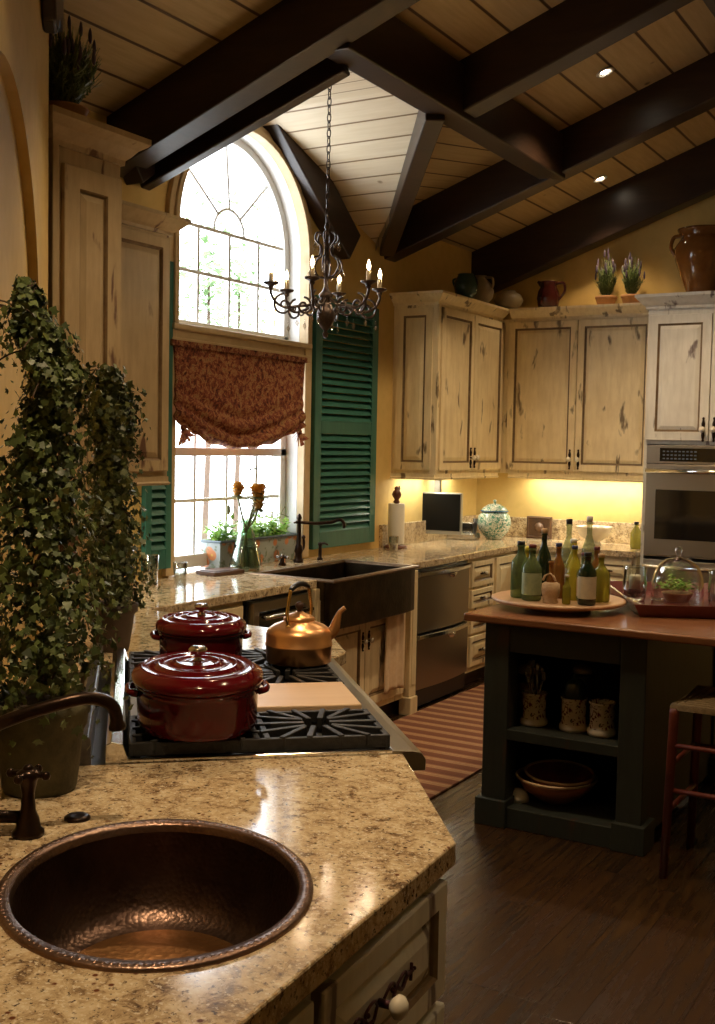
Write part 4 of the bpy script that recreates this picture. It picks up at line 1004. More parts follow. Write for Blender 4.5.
t = thing('window_planter', 'painted floral trough planter with green herbs on the window ledge', 'planter', (-3.795,5.25,ZT+.001), PI/2)
def floralpaint():
    m = NT('painted_floral'); v = m.co(); a = m.vor(v, 13); n = m.noise(v, 26, 4); c = m.mix(m.ramp(a, [(.38, 1.), (.44, 0.)]), (.36,.42,.42), (.62,.25,.10))
    c = m.mix(m.ramp(a, [(.10, 1.), (.16, 0.)]), c, (.78,.58,.16)); c = m.mix(m.ramp(n, [(.56, 0.), (.62, .8)]), c, (.12,.17,.08)); m.col(c).set(Roughness=.4); return m.m
FLO = floralpaint()
b = MB(); a_ = [(-.375,-.062),(.375,-.062),(.375,.062),(-.375,.062)]; 
b.add([(x*.96,y*.85,0) for x, y in a_]+[(x,y,.15) for x, y in a_]+[(x*.975,y*.86,.15) for x, y in a_]+[(x*.95,y*.8,.11) for x, y in a_],
      [(0,3,2,1)]+[(i,(i+1)%4,4+(i+1)%4,4+i) for i in range(4)]+[(4+i,4+(i+1)%4,8+(i+1)%4,8+i) for i in range(4)]+[(8+i,8+(i+1)%4,12+(i+1)%4,12+i) for i in range(4)]+[(12,13,14,15)])
b.build('trough', FLO, t)
b = MB(); sweep(b, [(-.380,.066),(-.380,-.066),(.380,-.066),(.380,.066),(-.380,.066)], [(-.006,.142),(.004,.142),(.006,.150),(.0,.156),(-.006,.154)]); b.build('rim', simple('blue_grey_rim',(.09,.13,.16),.4), t)
b = MB(); rr = random.Random(9)
def hf(q):
    x = q.choice([-.30,-.26,-.06,.02,.10,.18,.26])+q.uniform(-.07,.07); return (x, q.uniform(-.05,.05), .15+abs(q.gauss(.03,.035))), (0,-.3,1)
leafcloud(b, 700, hf, .03, .065, 0, rr, False); b.build('herb_foliage', HERB, t)
b = MB()
for k in range(7):
    x = rr.uniform(-.1,.32); b.tube(spline([(x,0,.13),(x+.01,0,.24),(x+rr.uniform(-.08,.08),0,rr.uniform(.27,.34)),(x+rr.uniform(-.14,.14),.0,.25)],5), .0022, 5)
b.build('stem', ST, t)

def tapfaucet():
    t = thing('kitchen_faucet', 'tall dark bronze faucet with a long swing spout behind the farmhouse sink', 'faucet', (-3.615,5.47,ZT), PI/2)
    b = MB(); b.lathe([(.030,0),(.030,.012),(.022,.02),(.020,.05),(.026,.07),(.020,.095),(.013,.11),(.012,.25),(.016,.26),(.012,.275),(.005,.285)], (0,0,0), 18); b.build('column', BRONZE, t)
    b = MB(); b.tube(spline([(-.05,0,.235),(0,-.0,.235),(.08,-.06,.228),(.14,-.13,.235),(.17,-.17,.250),(.185,-.19,.235),(.187,-.192,.20)],6), [.006]*4+[.010]*33, 10); b.build('spout', BRONZE, t)
    b = MB(); b.tube(spline([(.0,0,.06),(.045,0,.075),(.055,0,.11),(.05,0,.14)],5), .008, 8); b.ball((.05,0,.145), .013, 0, 8); b.build('lever', BRONZE, t)
    t2 = thing('faucet_valve', 'bronze cross-handled tap with a pale button, left of the tall faucet', 'tap', (-3.60,5.28,ZT), 0)
    b = MB(); b.lathe([(.022,0),(.022,.008),(.012,.02),(.012,.04)], (0,0,0), 14); b.tube([(0,-.035,.045),(0,.035,.045)], .008, 8); b.tube([(-.035,0,.045),(.035,0,.045)], .008, 8); b.build('valve', BRONZE, t2)
    b = MB()
    for p in ((0,-.037,.045),(0,.037,.045),(-.037,0,.045),(.037,0,.045),(0,0,.055)): b.ball(p, .011, 0, 8)
    b.build('handle_tip', simple('pewter',(.35,.32,.30),.25,.9), t2)
    t3 = thing('soap_dispenser', 'short bronze soap pump right of the tall faucet', 'soap dispenser', (-3.60,5.68,ZT), PI/2)
    b = MB(); b.lathe([(.018,0),(.018,.01),(.011,.018),(.010,.085),(.014,.09),(.012,.105)], (0,0,0), 14); b.build('pump_body', BRONZE, t3)
    b = MB(); b.tube([(0,0,.098),(0,-.03,.102),(0,-.055,.094)], [.008,.007,.005], 8); b.build('nozzle', BRONZE, t3)
tapfaucet()

# paper towels, monitor, phone dock, jar
t = thing('paper_towel_holder', 'white paper towel roll on a stand with a carved brown finial, beside the monitor', 'paper towel holder', (-3.63,6.68,ZT+.001))
b = MB(); b.lathe([(.078,0),(.08,.006),(.07,.018),(.02,.024)], (0,0,0), 24); b.build('base', wood('finial_wood',(.10,.03,.015),(.18,.06,.03),.4), t)
b = MB(); b.lathe([(.055,.025),(.056,.03),(.056,.295),(.053,.30),(.014,.30)], (0,0,0), 28); b.build('paper_roll', simple('paper_white',(.72,.70,.64),.9), t)
b = MB(); b.lathe([(.014,.30),(.024,.31),(.014,.325),(.024,.34),(.033,.36),(.026,.385),(.014,.39),(.018,.405),(.001,.42)], (0,0,0), 16); b.tube([(0,.01,.375),(0,.04,.40),(0,.03,.42)], [.010,.008,.003], 8); b.build('finial', bpy.data.materials['finial_wood'], t)
t = thing('drinking_glass', 'small clear glass on the counter between the shutter and paper towels', 'glass', (-3.55,6.50,ZT+.001)); 
b = MB(); b.lathe([(.001,.003),(.028,.0),(.034,.095),(.032,.095),(.026,.006),(.001,.006)], (0,0,0), 20, cap=False); b.build('glass_wall', GLASS, t)
t = thing('monitor', 'flat black screen in a silver frame hung under the wall cabinet', 'monitor', (-3.63,7.27,0), .12)
b = MB(); b.box((-.205,0,.965),(.195,.035,1.265)); b.build('housing', simple('silver_plastic',(.33,.32,.30),.35,.6), t, bevel=.006)
b = MB(); b.box((-.195,-.003,.992),(.185,.002,1.255)); b.build('screen', simple('black_screen',(.004,.004,.004),.3,0,Specular_IOR_Level=.15), t)
b = MB(); b.box((-.025,.02,1.20),(.025,.05,1.367)); b.box((-.06,-.01,1.355),(.06,.09,1.369)); b.build('mount', simple('silver_mount',(.3,.3,.29),.35,.6), t, bevel=.003)
t = thing('phone_dock', 'chrome and black countertop radio telephone between the monitor and ginger jar', 'phone', (-3.59,7.66,ZT+.001), .1)
b = MB(); b.box((-.11,-.07,0),(.11,.07,.05)); b.box((-.10,0,.05),(.08,.06,.13)); b.build('dock_body', simple('dock_silver',(.45,.43,.40),.25,.8), t, bevel=.01)
b = MB(); b.box((-.09,-.004,.06),(.07,.0,.12)); b.build('display', DGLASS, t); b = MB(); b.tube([(.085,.0,.05),(.095,.0,.16)], .018, 10); b.build('handset', BLACK, t)
def giner():
    m = NT('chinoiserie'); v = m.co(); n = m.noise(v, 40, 4, .7, 1.4); c = m.mix(m.ramp(n, [(.47, 1.), (.51, 0.), (.58, 0.), (.61, 1.)]), (.66,.68,.60), (.07,.22,.17)); c = m.mix(m.ramp(m.noise(v, 18, 2), [(.66, 0.), (.69, .7)]), c, (.10,.16,.30)); m.col(c).set(Roughness=.12); return m.m
CHI = giner()
t = thing('ginger_jar', 'round white porcelain jar with green and blue painting in the counter corner', 'jar', (-3.42,7.84,ZT+.001)); t.scale = (1.06,1.06,1.06)
b = MB(); b.lathe([(.055,0),(.06,.008),(.105,.06),(.122,.115),(.112,.165),(.085,.195),(.07,.203)], (0,0,0), 36); b.build('jar_body', CHI, t)
b = MB(); b.lathe([(.094,.197),(.097,.203),(.08,.225),(.045,.246),(.012,.254)], (0,0,0), 36); l = b.build('lid', CHI, t)
b = MB(); b.lathe([(.100,.196),(.100,.203),(.094,.205)], (0,0,0), 36); b.build('lid_band', simple('blue_band',(.06,.14,.26),.2), l)
b = MB(); b.lathe([(.009,.252),(.008,.262),(.014,.270),(.009,.28),(.001,.282)], (0,0,0), 14); b.build('lid_knob', CHI, l)
# back counter behind the bottles
t = thing('carved_tile', 'dark carved square tile leaning on the backsplash behind the bottles', 'tile', (-3.17,8.11,ZT+.001), 0)
b = MB(); b.rings(-.10,0,.10,.17,[(0,.03),(0,.01),(.012,.004),(.02,.012)],[0,0,0,0]); b.ball((0,.012,.085), .04, 0, 12, 1); b.build('relief', wood('carved_brown',(.07,.035,.018),(.14,.07,.035),.5,20), t)
t = thing('bread_basket', 'white footed bowl holding wrapped rolls on the oven wall counter', 'bowl', (-2.67,7.93,ZT+.001))
b = MB(); b.lathe([(.05,0),(.05,.01),(.04,.02),(.10,.06),(.13,.12),(.135,.13),(.125,.13),(.09,.07),(.001,.035)], (0,0,0), 28, cap=False); b.build('bowl', PORC, t)
rr = random.Random(2)
for i, (x, y, c) in enumerate(((-.06,-.02,(.50,.30,.20)),(.02,-.05,(.62,.52,.40)),(.06,.02,(.45,.40,.36)),(-.01,.04,(.55,.25,.2)))):
    b = MB(); b.ball((x*.8,y*.8,.108), .035, 0, 14, .9); o = b.build('roll_of_bread', simple('roll_%d' % i, c, .6), None, loc=(-2.67,7.93,ZT+.001)); 
    tag(o, ['reddish wrapped roll at the left of the white bowl','pale wrapped roll at the front of the white bowl','grey wrapped roll at the right of the white bowl','rust wrapped roll at the back of the white bowl'][i], 'roll', 'rolls in the white bowl')
t = thing('mustard_bottle', 'small yellow-green bottle standing against the oven cabinet', 'bottle', (-2.32,7.80,ZT+.001))
b = MB(); b.lathe([(.035,0),(.04,.01),(.04,.11),(.018,.15),(.015,.17)], (0,0,0), 20); b.build('bottle_body', bottleglass('mustard_glass',(.35,.33,.05),.85), t); b = MB(); b.lathe([(.018,.17),(.018,.19),(.001,.19)], (0,0,0), 14); b.build('cap', BLACK, t)
# jars by the left shutter
for i, (x, y, h, r, lb) in enumerate(((-3.55,4.10,.15,.038,'clear glass tumbler on the counter below the left shutter, taller of the pair'),(-3.42,4.16,.12,.034,'clear glass tumbler on the counter below the left shutter, shorter of the pair'),(-3.50,3.86,.20,.05,'clear lidded storage jar with amber contents under the left wall cabinet'))):
    if i < 2:
        t = thing('glass_tumbler', lb, 'glass', (x,y,ZT+.001), 0, 'tumblers by the window'); b = MB(); b.lathe([(.001,.004),(r*.85,0),(r,h),(r*.95,h),(r*.8,.008),(.001,.008)], (0,0,0), 22, cap=False); b.build('glass_wall', GLASS, t)
    else:
        t = thing('storage_jar', lb, 'jar', (x,y,ZT+.001)); b = MB(); b.lathe([(.001,.004),(r,0),(r,h*.8),(r*.8,h*.88),(r*.8,h*.9)], (0,0,0), 22, cap=False); b.build('glass_wall', GLASS, t)
        b = MB(); b.lathe([(r*.88,.006),(r*.9,h*.6),(.001,h*.62)], (0,0,0), 20); b.build('contents', mottled('amber_grain',(.40,.25,.08),(.55,.38,.15),60,.8), t); b = MB(); b.lathe([(r*.85,h*.9),(r*.85,h*.97),(.012,h),(.001,h*1.08)], (0,0,0), 18); b.build('lid', GLASS, t)
# dish towel on the sink cabinet
t = thing('dish_towel', 'cream striped dish towel hanging on the sink cabinet door', 'towel', (-3.066,5.535,0), PI/2)
b = MB(); vs = []; nu, nv = 16, 20
for j in range(nv+1):
    for i in range(nu+1):
        u, v = i/nu, j/nv; vs.append((u*.215+.008*math.sin(v*6)*v, -.008-.006*math.sin(u*14)*(.4+v), .640-v*.455+.012*math.sin(u*3)*v))
b.add(vs, [(j*(nu+1)+i,j*(nu+1)+i+1,(j+1)*(nu+1)+i+1,(j+1)*(nu+1)+i) for j in range(nv) for i in range(nu)], 0, True)
o = b.build('towel_cloth', mottled('towel_cotton',(.72,.52,.32),(.80,.62,.42),40,.9), t); m_ = o.modifiers.new('s','SOLIDIFY'); m_.thickness = .006
b = MB(); b.tube([(-.01,-.004,.642),(.225,-.004,.642)], .005, 8); b.build('towel_bar', BRONZE, t)
# ============================================================ ISLAND
IX0, IX1, IY0, IY1 = -1.925, .35, 4.35, 5.75
t = thing('kitchen_island', 'dark green distressed island base with open shelves and corner posts', 'island', (0,0,0))
MI = [ISL, simple('island_shadow_paint',(.012,.011,.010),.6)]
def ibox(name, a, b_, par=t, mat=ISL, bevel=.004):
    b = MB(); b.box(a, b_); return b.build(name, mat, par, bevel=bevel)
XB = -1.235
ibox('top_panel', (IX0+.11,IY0+.005,.745),(XB-.105,IY0+.03,.865))
for i, (x0, x1) in enumerate(((IX0,IX0+.11),(XB-.105,XB))):
    for y0 in (IY0, 5.55):
        b = MB(); b.box((x0,y0,.10),(x1,y0+.11,.865)); b.rings(x0+.02,.18,x1-.02,.80,[(0,y0),(.0,y0-.002),(.012,y0+.004)],[0,0,1]) if 0 else None
        p = b.build('corner_post', ISL, t, bevel=.005)
        ibox('plinth_block', (x0-.02 if i == 0 else x0-.01,y0-.022,0),(x1+.01 if i == 0 else x1+.02,y0+.13,.115), p)
ibox('side_panel', (IX0+.012,IY0+.10,.03),(IX0+.035,5.56,.865)); ibox('side_panel', (XB-.035,IY0+.10,.03),(XB-.012,5.56,.865))
ibox('back_panel', (IX0+.03,5.10,.03),(XB-.03,5.12,.865))
ibox('shelf', (IX0+.035,IY0+.004,.372),(XB-.035,5.10,.418)); ibox('shelf', (IX0+.035,IY0+.004,.045),(XB-.035,5.10,.085)); ibox('base_rail', (IX0+.09,IY0-.004,.0),(XB-.08,IY0+.03,.088))
# far pedestal carries the other end of the top
ibox('end_pedestal', (-.25,4.75,0),(.30,5.70,.865)); ibox('apron_rail', (XB,5.0,.77),(-.25,5.03,.865), mat=wood('apron_wood',(.10,.055,.025),(.16,.09,.045),.5))
b = MB(); b.box((-2.005,4.30,.865),(.42,5.82,.898)); o = b.build('island_top', ISLTOP, bevel=.008, seg=3); tag(o, 'reddish brown wooden island top with softened edges', 'worktop')
ZI = .899
# ---- lazy susan with bottles
LX, LY = -1.735, 4.70
t = thing('lazy_susan', 'round wooden turntable holding the cluster of oil and vinegar bottles', 'turntable', (LX,LY,ZI)); 
LZ = wood('lazy_wood',(.36,.20,.10),(.52,.33,.19),.4,9,(1,.2,1))
b = MB(); b.lathe([(.14,0),(.145,.012),(.10,.02)], (0,0,0), 40); b.build('base', LZ, t)
b = MB(); b.lathe([(.23,.020),(.278,.026),(.292,.034),(.292,.042),(.282,.046),(.268,.044),(.001,.044)], (0,0,0), 64); b.build('plate', LZ, t)
ZB = ZI+.0455
def bottle(x, y, H, r, glass, cap, label, lab_c=None, neck=.012, sh=.62, capn='cap', fill=None, square=False):
    t = thing('oil_bottle', label, 'bottle', (x,y,ZB), R.uniform(0,6), 'bottles on the turntable')
    hs = H*sh; prof = [(r*.9,0),(r,.006),(r,hs*.92),(r*.93,hs),(r*.55,hs+(H-hs)*.28),(neck,hs+(H-hs)*.45),(neck,H*.93),(neck*1.25,H*.935),(neck*1.25,H*.95),(neck,H*.96)]
    b = MB(); b.lathe(prof, (0,0,0), 4 if square else 20, smooth=not square); b.build('glass_body', glass, t)
    b = MB(); b.lathe([(neck*1.15,H*.955),(neck*1.2,H*1.02),(neck*.9,H*1.03),(.001,H*1.03)], (0,0,0), 12); b.build(capn, cap, t)
    if lab_c:
        b = MB(); b.lathe([(r*1.006,hs*.18),(r*1.01,hs*.2),(r*1.01,hs*.8),(r*1.006,hs*.82)], (0,0,0), 20, cap=False); b.build('paper_label', lab_c, t)
    return t
gG = bottleglass('pale_green_glass',(.20,.27,.13),.40); gO = bottleglass('olive_oil_glass',(.32,.31,.05),.50); gD = bottleglass('dark_green_glass',(.015,.03,.012),.75); gA = bottleglass('amber_glass',(.30,.14,.04),.6); gC = bottleglass('clear_pale_glass',(.36,.40,.30),.28); gY = bottleglass('yellow_oil',(.50,.46,.06),.55)
cB = simple('black_cap',(.015,.015,.02),.35); cBl = simple('navy_cap',(.02,.03,.12),.3); cW = simple('white_cap',(.6,.6,.55),.4); cR = simple('dark_red_cap',(.12,.02,.02),.4); cCk = mottled('cork',(.40,.26,.13),(.5,.34,.19),40,.8)
lP = mottled('parchment_label',(.46,.42,.30),(.56,.50,.38),40,.8); lT = mottled('tan_label',(.38,.27,.15),(.48,.36,.22),40,.8)
bottle(-1.875,4.600,.240,.042,gG,cB,'pale green bottle with a dark cap at the left edge of the turntable', None, .015, .66)
bottle(-1.800,4.545,.235,.042,gG,cR,'pale green bottle with a brown cap, second from the left on the turntable', lG:=mottled('green_label',(.22,.28,.16),(.32,.36,.22),50,.8), .015)
bottle(-1.885,4.71,.21,.030,gY,cY:=simple('yellow_cap',(.75,.62,.05),.4),'slim bright yellow bottle behind the pale green ones', None, .013)
bottle(-1.815,4.72,.29,.032,gD,cCk,'dark tall bottle with a cork stopper behind the pale green bottles')
bottle(-1.745,4.84,.33,.034,gC,cB,'tall clear bottle with a black top in the middle of the turntable')
bottle(-1.650,4.84,.345,.033,gC,cW,'tallest clear bottle with a silvery white top in the middle')
bottle(-1.735,4.69,.235,.028,gA,cBl,'slender amber bottle with a navy cap in the middle row')
bottle(-1.655,4.67,.230,.032,gY,cBl,'golden oil bottle with a navy cap in the middle row')
bottle(-1.600,4.80,.22,.030,gA,cR,'amber bottle with a dark red cap behind the right bottles')
bottle(-1.545,4.70,.20,.040,gO,cCk,'wide golden oil bottle with a cork at the right edge of the turntable')
bottle(-1.560,4.565,.215,.038,gD,cB,'dark green bottle with a large parchment label at the right front', lP, .014, .68)
bottle(-1.635,4.525,.12,.018,gO,cW,'small slim oil vial at the front of the turntable', None, .008)
bottle(-1.695,4.765,.25,.034,gY,cW,'yellow oil bottle with a pale stopper behind the slender amber one', lT, .013)
bottle(-1.60,4.64,.205,.030,gC,cR,'clear bottle with a reddish cap and tan label beside the parchment labelled bottle', lT, .012)
# wicker-wrapped flask
t = thing('wicker_flask', 'short flask in a woven straw jacket with a bow at the turntable front', 'flask', (-1.705,4.525,ZB), 0)
WK = mottled('straw_weave',(.42,.28,.16),(.58,.42,.27),70,.8,0,.5)
b = MB(); b.lathe([(.032,0),(.034,.004),(.028,.014),(.036,.03),(.040,.055),(.038,.08),(.024,.088)], (0,0,0), 22); b.build('straw_jacket', WK, t)
b = MB(); b.lathe([(.022,.086),(.020,.10),(.011,.13),(.010,.165),(.013,.168),(.013,.176),(.001,.177)], (0,0,0), 16); b.build('neck', gA, t)
b = MB()
for s in (-1,1): b.tube(spline([(0,-.012,.125),(s*.018,-.022,.115),(s*.028,-.020,.095)],5), [.003]*5+[.005]*6, 6)
b.build('straw_bow', WK, t)

# ---- serving tray with cloche, lanterns
TX, TY = -1.25, 5.17
t = thing('serving_tray', 'long dark red wooden tray with raised sides on the island', 'tray', (TX,TY,ZI), math.radians(27.5))
TR = mottled('dark_red_lacquer',(.11,.028,.025),(.18,.05,.045),8,.22)
b = MB(); w_, d_, f_, h_ = .33,.40,.05,.055
b.box((-w_,-d_,0),(w_,d_,.012)); b.build('tray_floor', TR, t, bevel=.002)
b = MB(); 
o4 = [(-w_,-d_),(w_,-d_),(w_,d_),(-w_,d_)]; o5 = [(x*(1+f_/w_*.6),y*(1+f_/d_*.6)) for x,y in o4]
vs = [(x,y,.0) for x,y in o4]+[(x,y,h_) for x,y in o5]+[(x*.97,y*.97,h_) for x,y in o5]+[(x*.97,y*.97,.013) for x,y in o4]
b.add(vs, [(i,(i+1)%4,4+(i+1)%4,4+i) for i in range(4)]+[(4+i,4+(i+1)%4,8+(i+1)%4,8+i) for i in range(4)]+[(8+i,8+(i+1)%4,12+(i+1)%4,12+i) for i in range(4)]); b.build('tray_side', TR, t)
ZTY = ZI+.0125
t = thing('glass_cloche', 'clear glass bell cloche with a knob standing on the red tray', 'cloche', (-1.335,5.16,ZTY))
b = MB(); b.lathe([(.118,0),(.116,.08),(.110,.12),(.090,.165),(.055,.192),(.012,.20),(.010,.205)], (0,0,0), 40, cap=False); b.build('dome', GLASS, t)
b = MB(); b.lathe([(.010,.203),(.008,.212),(.016,.224),(.020,.235),(.014,.248),(.001,.252)], (0,0,0), 16); b.build('knob', GLASS, t)
t = thing('potted_herb', 'small bright green herb in a clay dish under the glass cloche', 'potted plant', (-1.335,5.16,ZTY+.001))
b = MB(); b.lathe([(.05,0),(.068,.035),(.072,.04),(.062,.04),(.001,.032)], (0,0,0), 22, cap=False); b.build('dish', TERRA, t)
b = MB(); rr = random.Random(6); leafcloud(b, 260, lambda q: ((q.gauss(0,.035),q.gauss(0,.035),.055+abs(q.gauss(0,.022))),(0,0,1)), .018, .034, 0, rr, False); b.build('herb_foliage', HERB, t)
def lantern(x, y, r, h, label, candle):
    t = thing('candle_glass', label, 'candle holder', (x,y,ZTY), 0, 'candle glasses on the tray')
    b = MB(); b.lathe([(.001,.004),(r*.8,0),(r*.9,.02),(r,h*.5),(r*.92,h*.9),(r,h),(r*.96,h),(r*.88,h*.9),(r*.95,h*.5),(r*.82,.024),(.001,.012)], (0,0,0), 26, cap=False); b.build('glass_wall', GLASS, t)
    b = MB(); b.lathe([(candle,.055),(candle,.115),(candle*.8,.119),(.002,.116)], (0,0,0), 20); c_ = b.build('candle', simple('ivory_wax',(.78,.72,.52),.4), t)
    b = MB(); b.tube([(0,0,.115),(.001,0,.128)], .0015, 5); b.build('wick', BLACK, c_)
    b = MB(); rr = random.Random(int(x*100))
    for k in range(26):
        a = rr.uniform(0,2*PI); q = rr.uniform(.0,r*.66); b.ball((q*math.cos(a),q*math.sin(a),.022+rr.uniform(0,.03)), rr.uniform(.009,.014), 0, 6, .8)
    b.build('pine_cone_filling', mottled('pinecone_brown',(.05,.022,.012),(.12,.055,.03),50,.7), t)
lantern(-1.50,5.05,.055,.16,'glass holder with an ivory candle and cones at the left of the tray', .026)
lantern(-1.13,5.10,.055,.16,'glass holder with an ivory candle and dark cones, right of the cloche', .024)
t = thing('glass_pitcher', 'small clear glass creamer between the bottles and the tray', 'pitcher', (-1.335,4.83,ZTY))
b = MB(); b.lathe([(.001,.003),(.022,0),(.030,.02),(.024,.04),(.028,.05),(.026,.05),(.022,.04),(.027,.02),(.001,.006)], (0,0,0), 18, cap=False); b.build('glass_wall', GLASS, t)
tag_o = thing('stemmed_glass', 'slim clear stemmed glass at the right end of the tray', 'glass', (-1.06,5.12,ZTY))
b = MB(); b.lathe([(.03,0),(.03,.002),(.004,.006),(.004,.10),(.012,.115),(.018,.14),(.016,.165)], (0,0,0), 16, cap=False); b.build('glass_wall', GLASS, tag_o)
t = thing('folded_napkin', 'curled pinkish napkin at the right front of the tray', 'napkin', (-1.02,4.92,ZTY))
b = MB(); b.tube(spline([(-.05,0,.012),(-.02,-.01,.04),(.02,0,.05),(.06,.01,.035)],6), [.008+.012*math.sin(PI*i/18) for i in range(19)], 10); b.build('napkin_cloth', simple('pink_linen',(.55,.36,.32),.7), t)

# ---- shelf items
def ceramic():
    m = NT('painted_canister'); v = m.co(); n = m.noise(v, 44, 3, .6, 1.5); g = m.co('Object'); sp = m.n('ShaderNodeSeparateXYZ'); m.l(g, sp.inputs[0])
    c = m.mix(m.ramp(n, [(.54, 0.), (.57, 1.)]), (.62,.56,.47), (.13,.035,.04)); c = m.mix(m.ramp(m.noise(v, 30, 2), [(.63, 0.), (.66, .9)]), c, (.06,.08,.05))
    band = m.ramp(m.math('MULTIPLY', sp.outputs[2], 5.), [(.0,1.),(.145,1.),(.155,0.),(.19,0.),(.2,1.)], 'CONSTANT'); c2 = m.mix(m.ramp(m.math('MULTIPLY', sp.outputs[2], 5.), [(0,1.),(.15,0.)], 'CONSTANT'), c, (.66,.60,.52)); m.col(c2).set(Roughness=.2); return m.m
CER = ceramic()
ZS = .4185
cg = 'painted ceramic canisters on the island shelf'
def canister(x, y, label, kind):
    t = thing('ceramic_canister', label, 'canister', (x,y,ZS), 0, cg)
    b = MB(); b.lathe([(.054,0),(.060,.006),(.060,.022),(.053,.030),(.050,.05),(.052,.128),(.056,.134),(.056,.140),(.050,.140),(.047,.13),(.046,.02),(.001,.018)], (0,0,0), 32, cap=False); b.build('canister_body', CER, t)
    if kind == 'dome':
        b = MB(); b.lathe([(.052,.138),(.05,.17),(.044,.20),(.030,.218),(.010,.225),(.012,.235),(.001,.24)], (0,0,0), 28); b.build('glass_lid', simple('dark_green_glass_lid',(.02,.035,.03),.1), t)
    return t
canister(-1.755,4.50,'painted white canister holding utensils, leftmost on the island shelf','open')
canister(-1.578,4.50,'painted white canister with a dark domed lid, middle of the island shelf','dome')
canister(-1.452,4.49,'painted white canister with dark contents, rightmost on the island shelf','dome2')
rr = random.Random(12)
for i in range(6):
    a = i*1.05; o = MB(); p0_ = Vector((.02*math.cos(a+2.5),.02*math.sin(a+2.5),.03)); p1_ = Vector((.04*math.cos(a),.03*math.sin(a),.20+.02*(i%3)))
    o.tube([p0_, p1_], .0028, 6)
    if i % 2: o.lathe([(.001,0),(.010,.008),(.012,.02),(.006,.035),(.001,.037)], tuple(p1_-Vector((0,0,.005))), 8)
    else: o.box(tuple(p1_+Vector((-.008,-.002,-.005))), tuple(p1_+Vector((.008,.002,.03))))
    u = o.build('kitchen_utensil', simple('utensil_metal',(.4,.38,.36),.25,.9) if i == 0 else bpy.data.materials['utensil_metal'], None, loc=(-1.755,4.50,ZS)); tag(u, 'thin metal utensil standing in the leftmost painted canister', 'utensil', 'utensils in the canister')
t = thing('glass_jar', 'glass jar of orange contents with a cream lid behind the utensil canister', 'jar', (-1.825,4.62,ZS))
b = MB(); b.lathe([(.001,.003),(.056,0),(.056,.19),(.048,.20)], (0,0,0), 26, cap=False); b.build('glass_wall', GLASS, t)
b = MB(); b.lathe([(.05,.006),(.052,.14),(.001,.145)], (0,0,0), 22); b.build('contents', mottled('orange_grain',(.50,.24,.10),(.66,.40,.22),30,.7), t)
b = MB(); b.lathe([(.058,.195),(.060,.205),(.04,.228),(.012,.236),(.010,.246),(.001,.248)], (0,0,0), 26); b.build('lid', simple('cream_lid',(.62,.52,.36),.3), t)
t = thing('silver_lidded_jar', 'dark jar with a bright domed lid behind the middle canister', 'jar', (-1.60,4.66,ZS))
b = MB(); b.lathe([(.048,0),(.052,.01),(.052,.20),(.044,.215)], (0,0,0), 26); b.build('jar_body', simple('dark_jar',(.02,.02,.025),.15), t); b = MB(); b.lathe([(.044,.215),(.042,.235),(.025,.25),(.001,.255)], (0,0,0), 20); b.build('lid', simple('bright_lid',(.75,.70,.60),.2,.6), t)
BW1 = mottled('bowl_red_glaze',(.34,.11,.05),(.46,.18,.08),7,.3); BW2 = mottled('bowl_buff_rim',(.60,.42,.24),(.7,.52,.32),12,.4)
def bowl(label, loc, R0, h, m1, tilt=0, prof=None):
    t = thing('ceramic_bowl', label, 'bowl', loc, 0, 'bowls on the lower island shelf'); t.rotation_euler = (tilt, tilt*.6, 0)
    b = MB(); b.lathe([(R0*.35,0),(R0*.4,.004),(R0*.8,h*.5),(R0*.97,h*.95),(R0*.9,h*.9),(R0*.74,h*.5),(R0*.3,.02),(.001,.018)], (0,0,0), 44, cap=False); b.build('bowl_wall', m1, t)
    b = MB(); b.tube([(R0*.955*math.cos(2*PI*k/44),R0*.955*math.sin(2*PI*k/44),h*.96) for k in range(44)], .006, 8, closed=True); lab(b.build('rim', BW2, t), 'buff glazed rim')
bowl('wide terracotta red bowl with a buff rim, outer of the two nested bowls', (-1.665,4.555,.0865), .178, .110, BW1)
bowl('darker red bowl resting tilted inside the wide terracotta bowl', (-1.655,4.562,.130), .152, .085, mottled('bowl_dark_glaze',(.16,.05,.03),(.3,.10,.06),20,.3), .06)
t = thing('white_cup', 'small upturned white cup left of the nested bowls', 'cup', (-1.80,4.47,.0865)); b = MB(); b.lathe([(.045,0),(.043,.02),(.030,.045),(.012,.052),(.001,.053)], (0,0,0), 24); b.build('cup_body', PORC, t)

# ---- stool
t = thing('counter_stool', 'dark red wooden counter stool with a woven rush seat at the island', 'stool', (-.875,4.36,0), 0)
SR = wood('stool_red_paint',(.10,.018,.012),(.16,.035,.02),.4)
for x, y in ((-.20,-.185),(.20,-.185),(-.20,.185),(.20,.185)):
    b = MB(); b.tube([(x*1.08,y*1.08,0),(x,y,.62),(x,y,.645)], [.016,.019,.017], 12); b.build('leg', SR, t)
for a, c, z in (((-.20,-.185),(.20,-.185),.505),((-.20,-.185),(.20,-.185),.335),((-.20,.185),(.20,.185),.42),((-.20,-.185),(-.20,.185),.43),((-.20,-.185),(-.20,.185),.26),((.20,-.185),(.20,.185),.43)):
    b = MB(); b.tube([(a[0]*1.03,a[1]*1.03,z),(c[0]*1.03,c[1]*1.03,z)], [.010,.010], 8); b.build('stretcher', SR, t)
b = MB(); 
for k in range(9):
    f = 1-k/9.; 
    b.tube([(-.205*f-.0,-.19*f,.650+.003*k),(.205*f,-.19*f,.650+.003*k),(.205*f,.19*f,.650+.003*k),(-.205*f,.19*f,.650+.003*k)], .014, 6, closed=True)
b.build('rush_seat', mottled('rush',(.20,.13,.05),(.32,.22,.10),60,.8,0,.5,None,(1,1,1)), t)

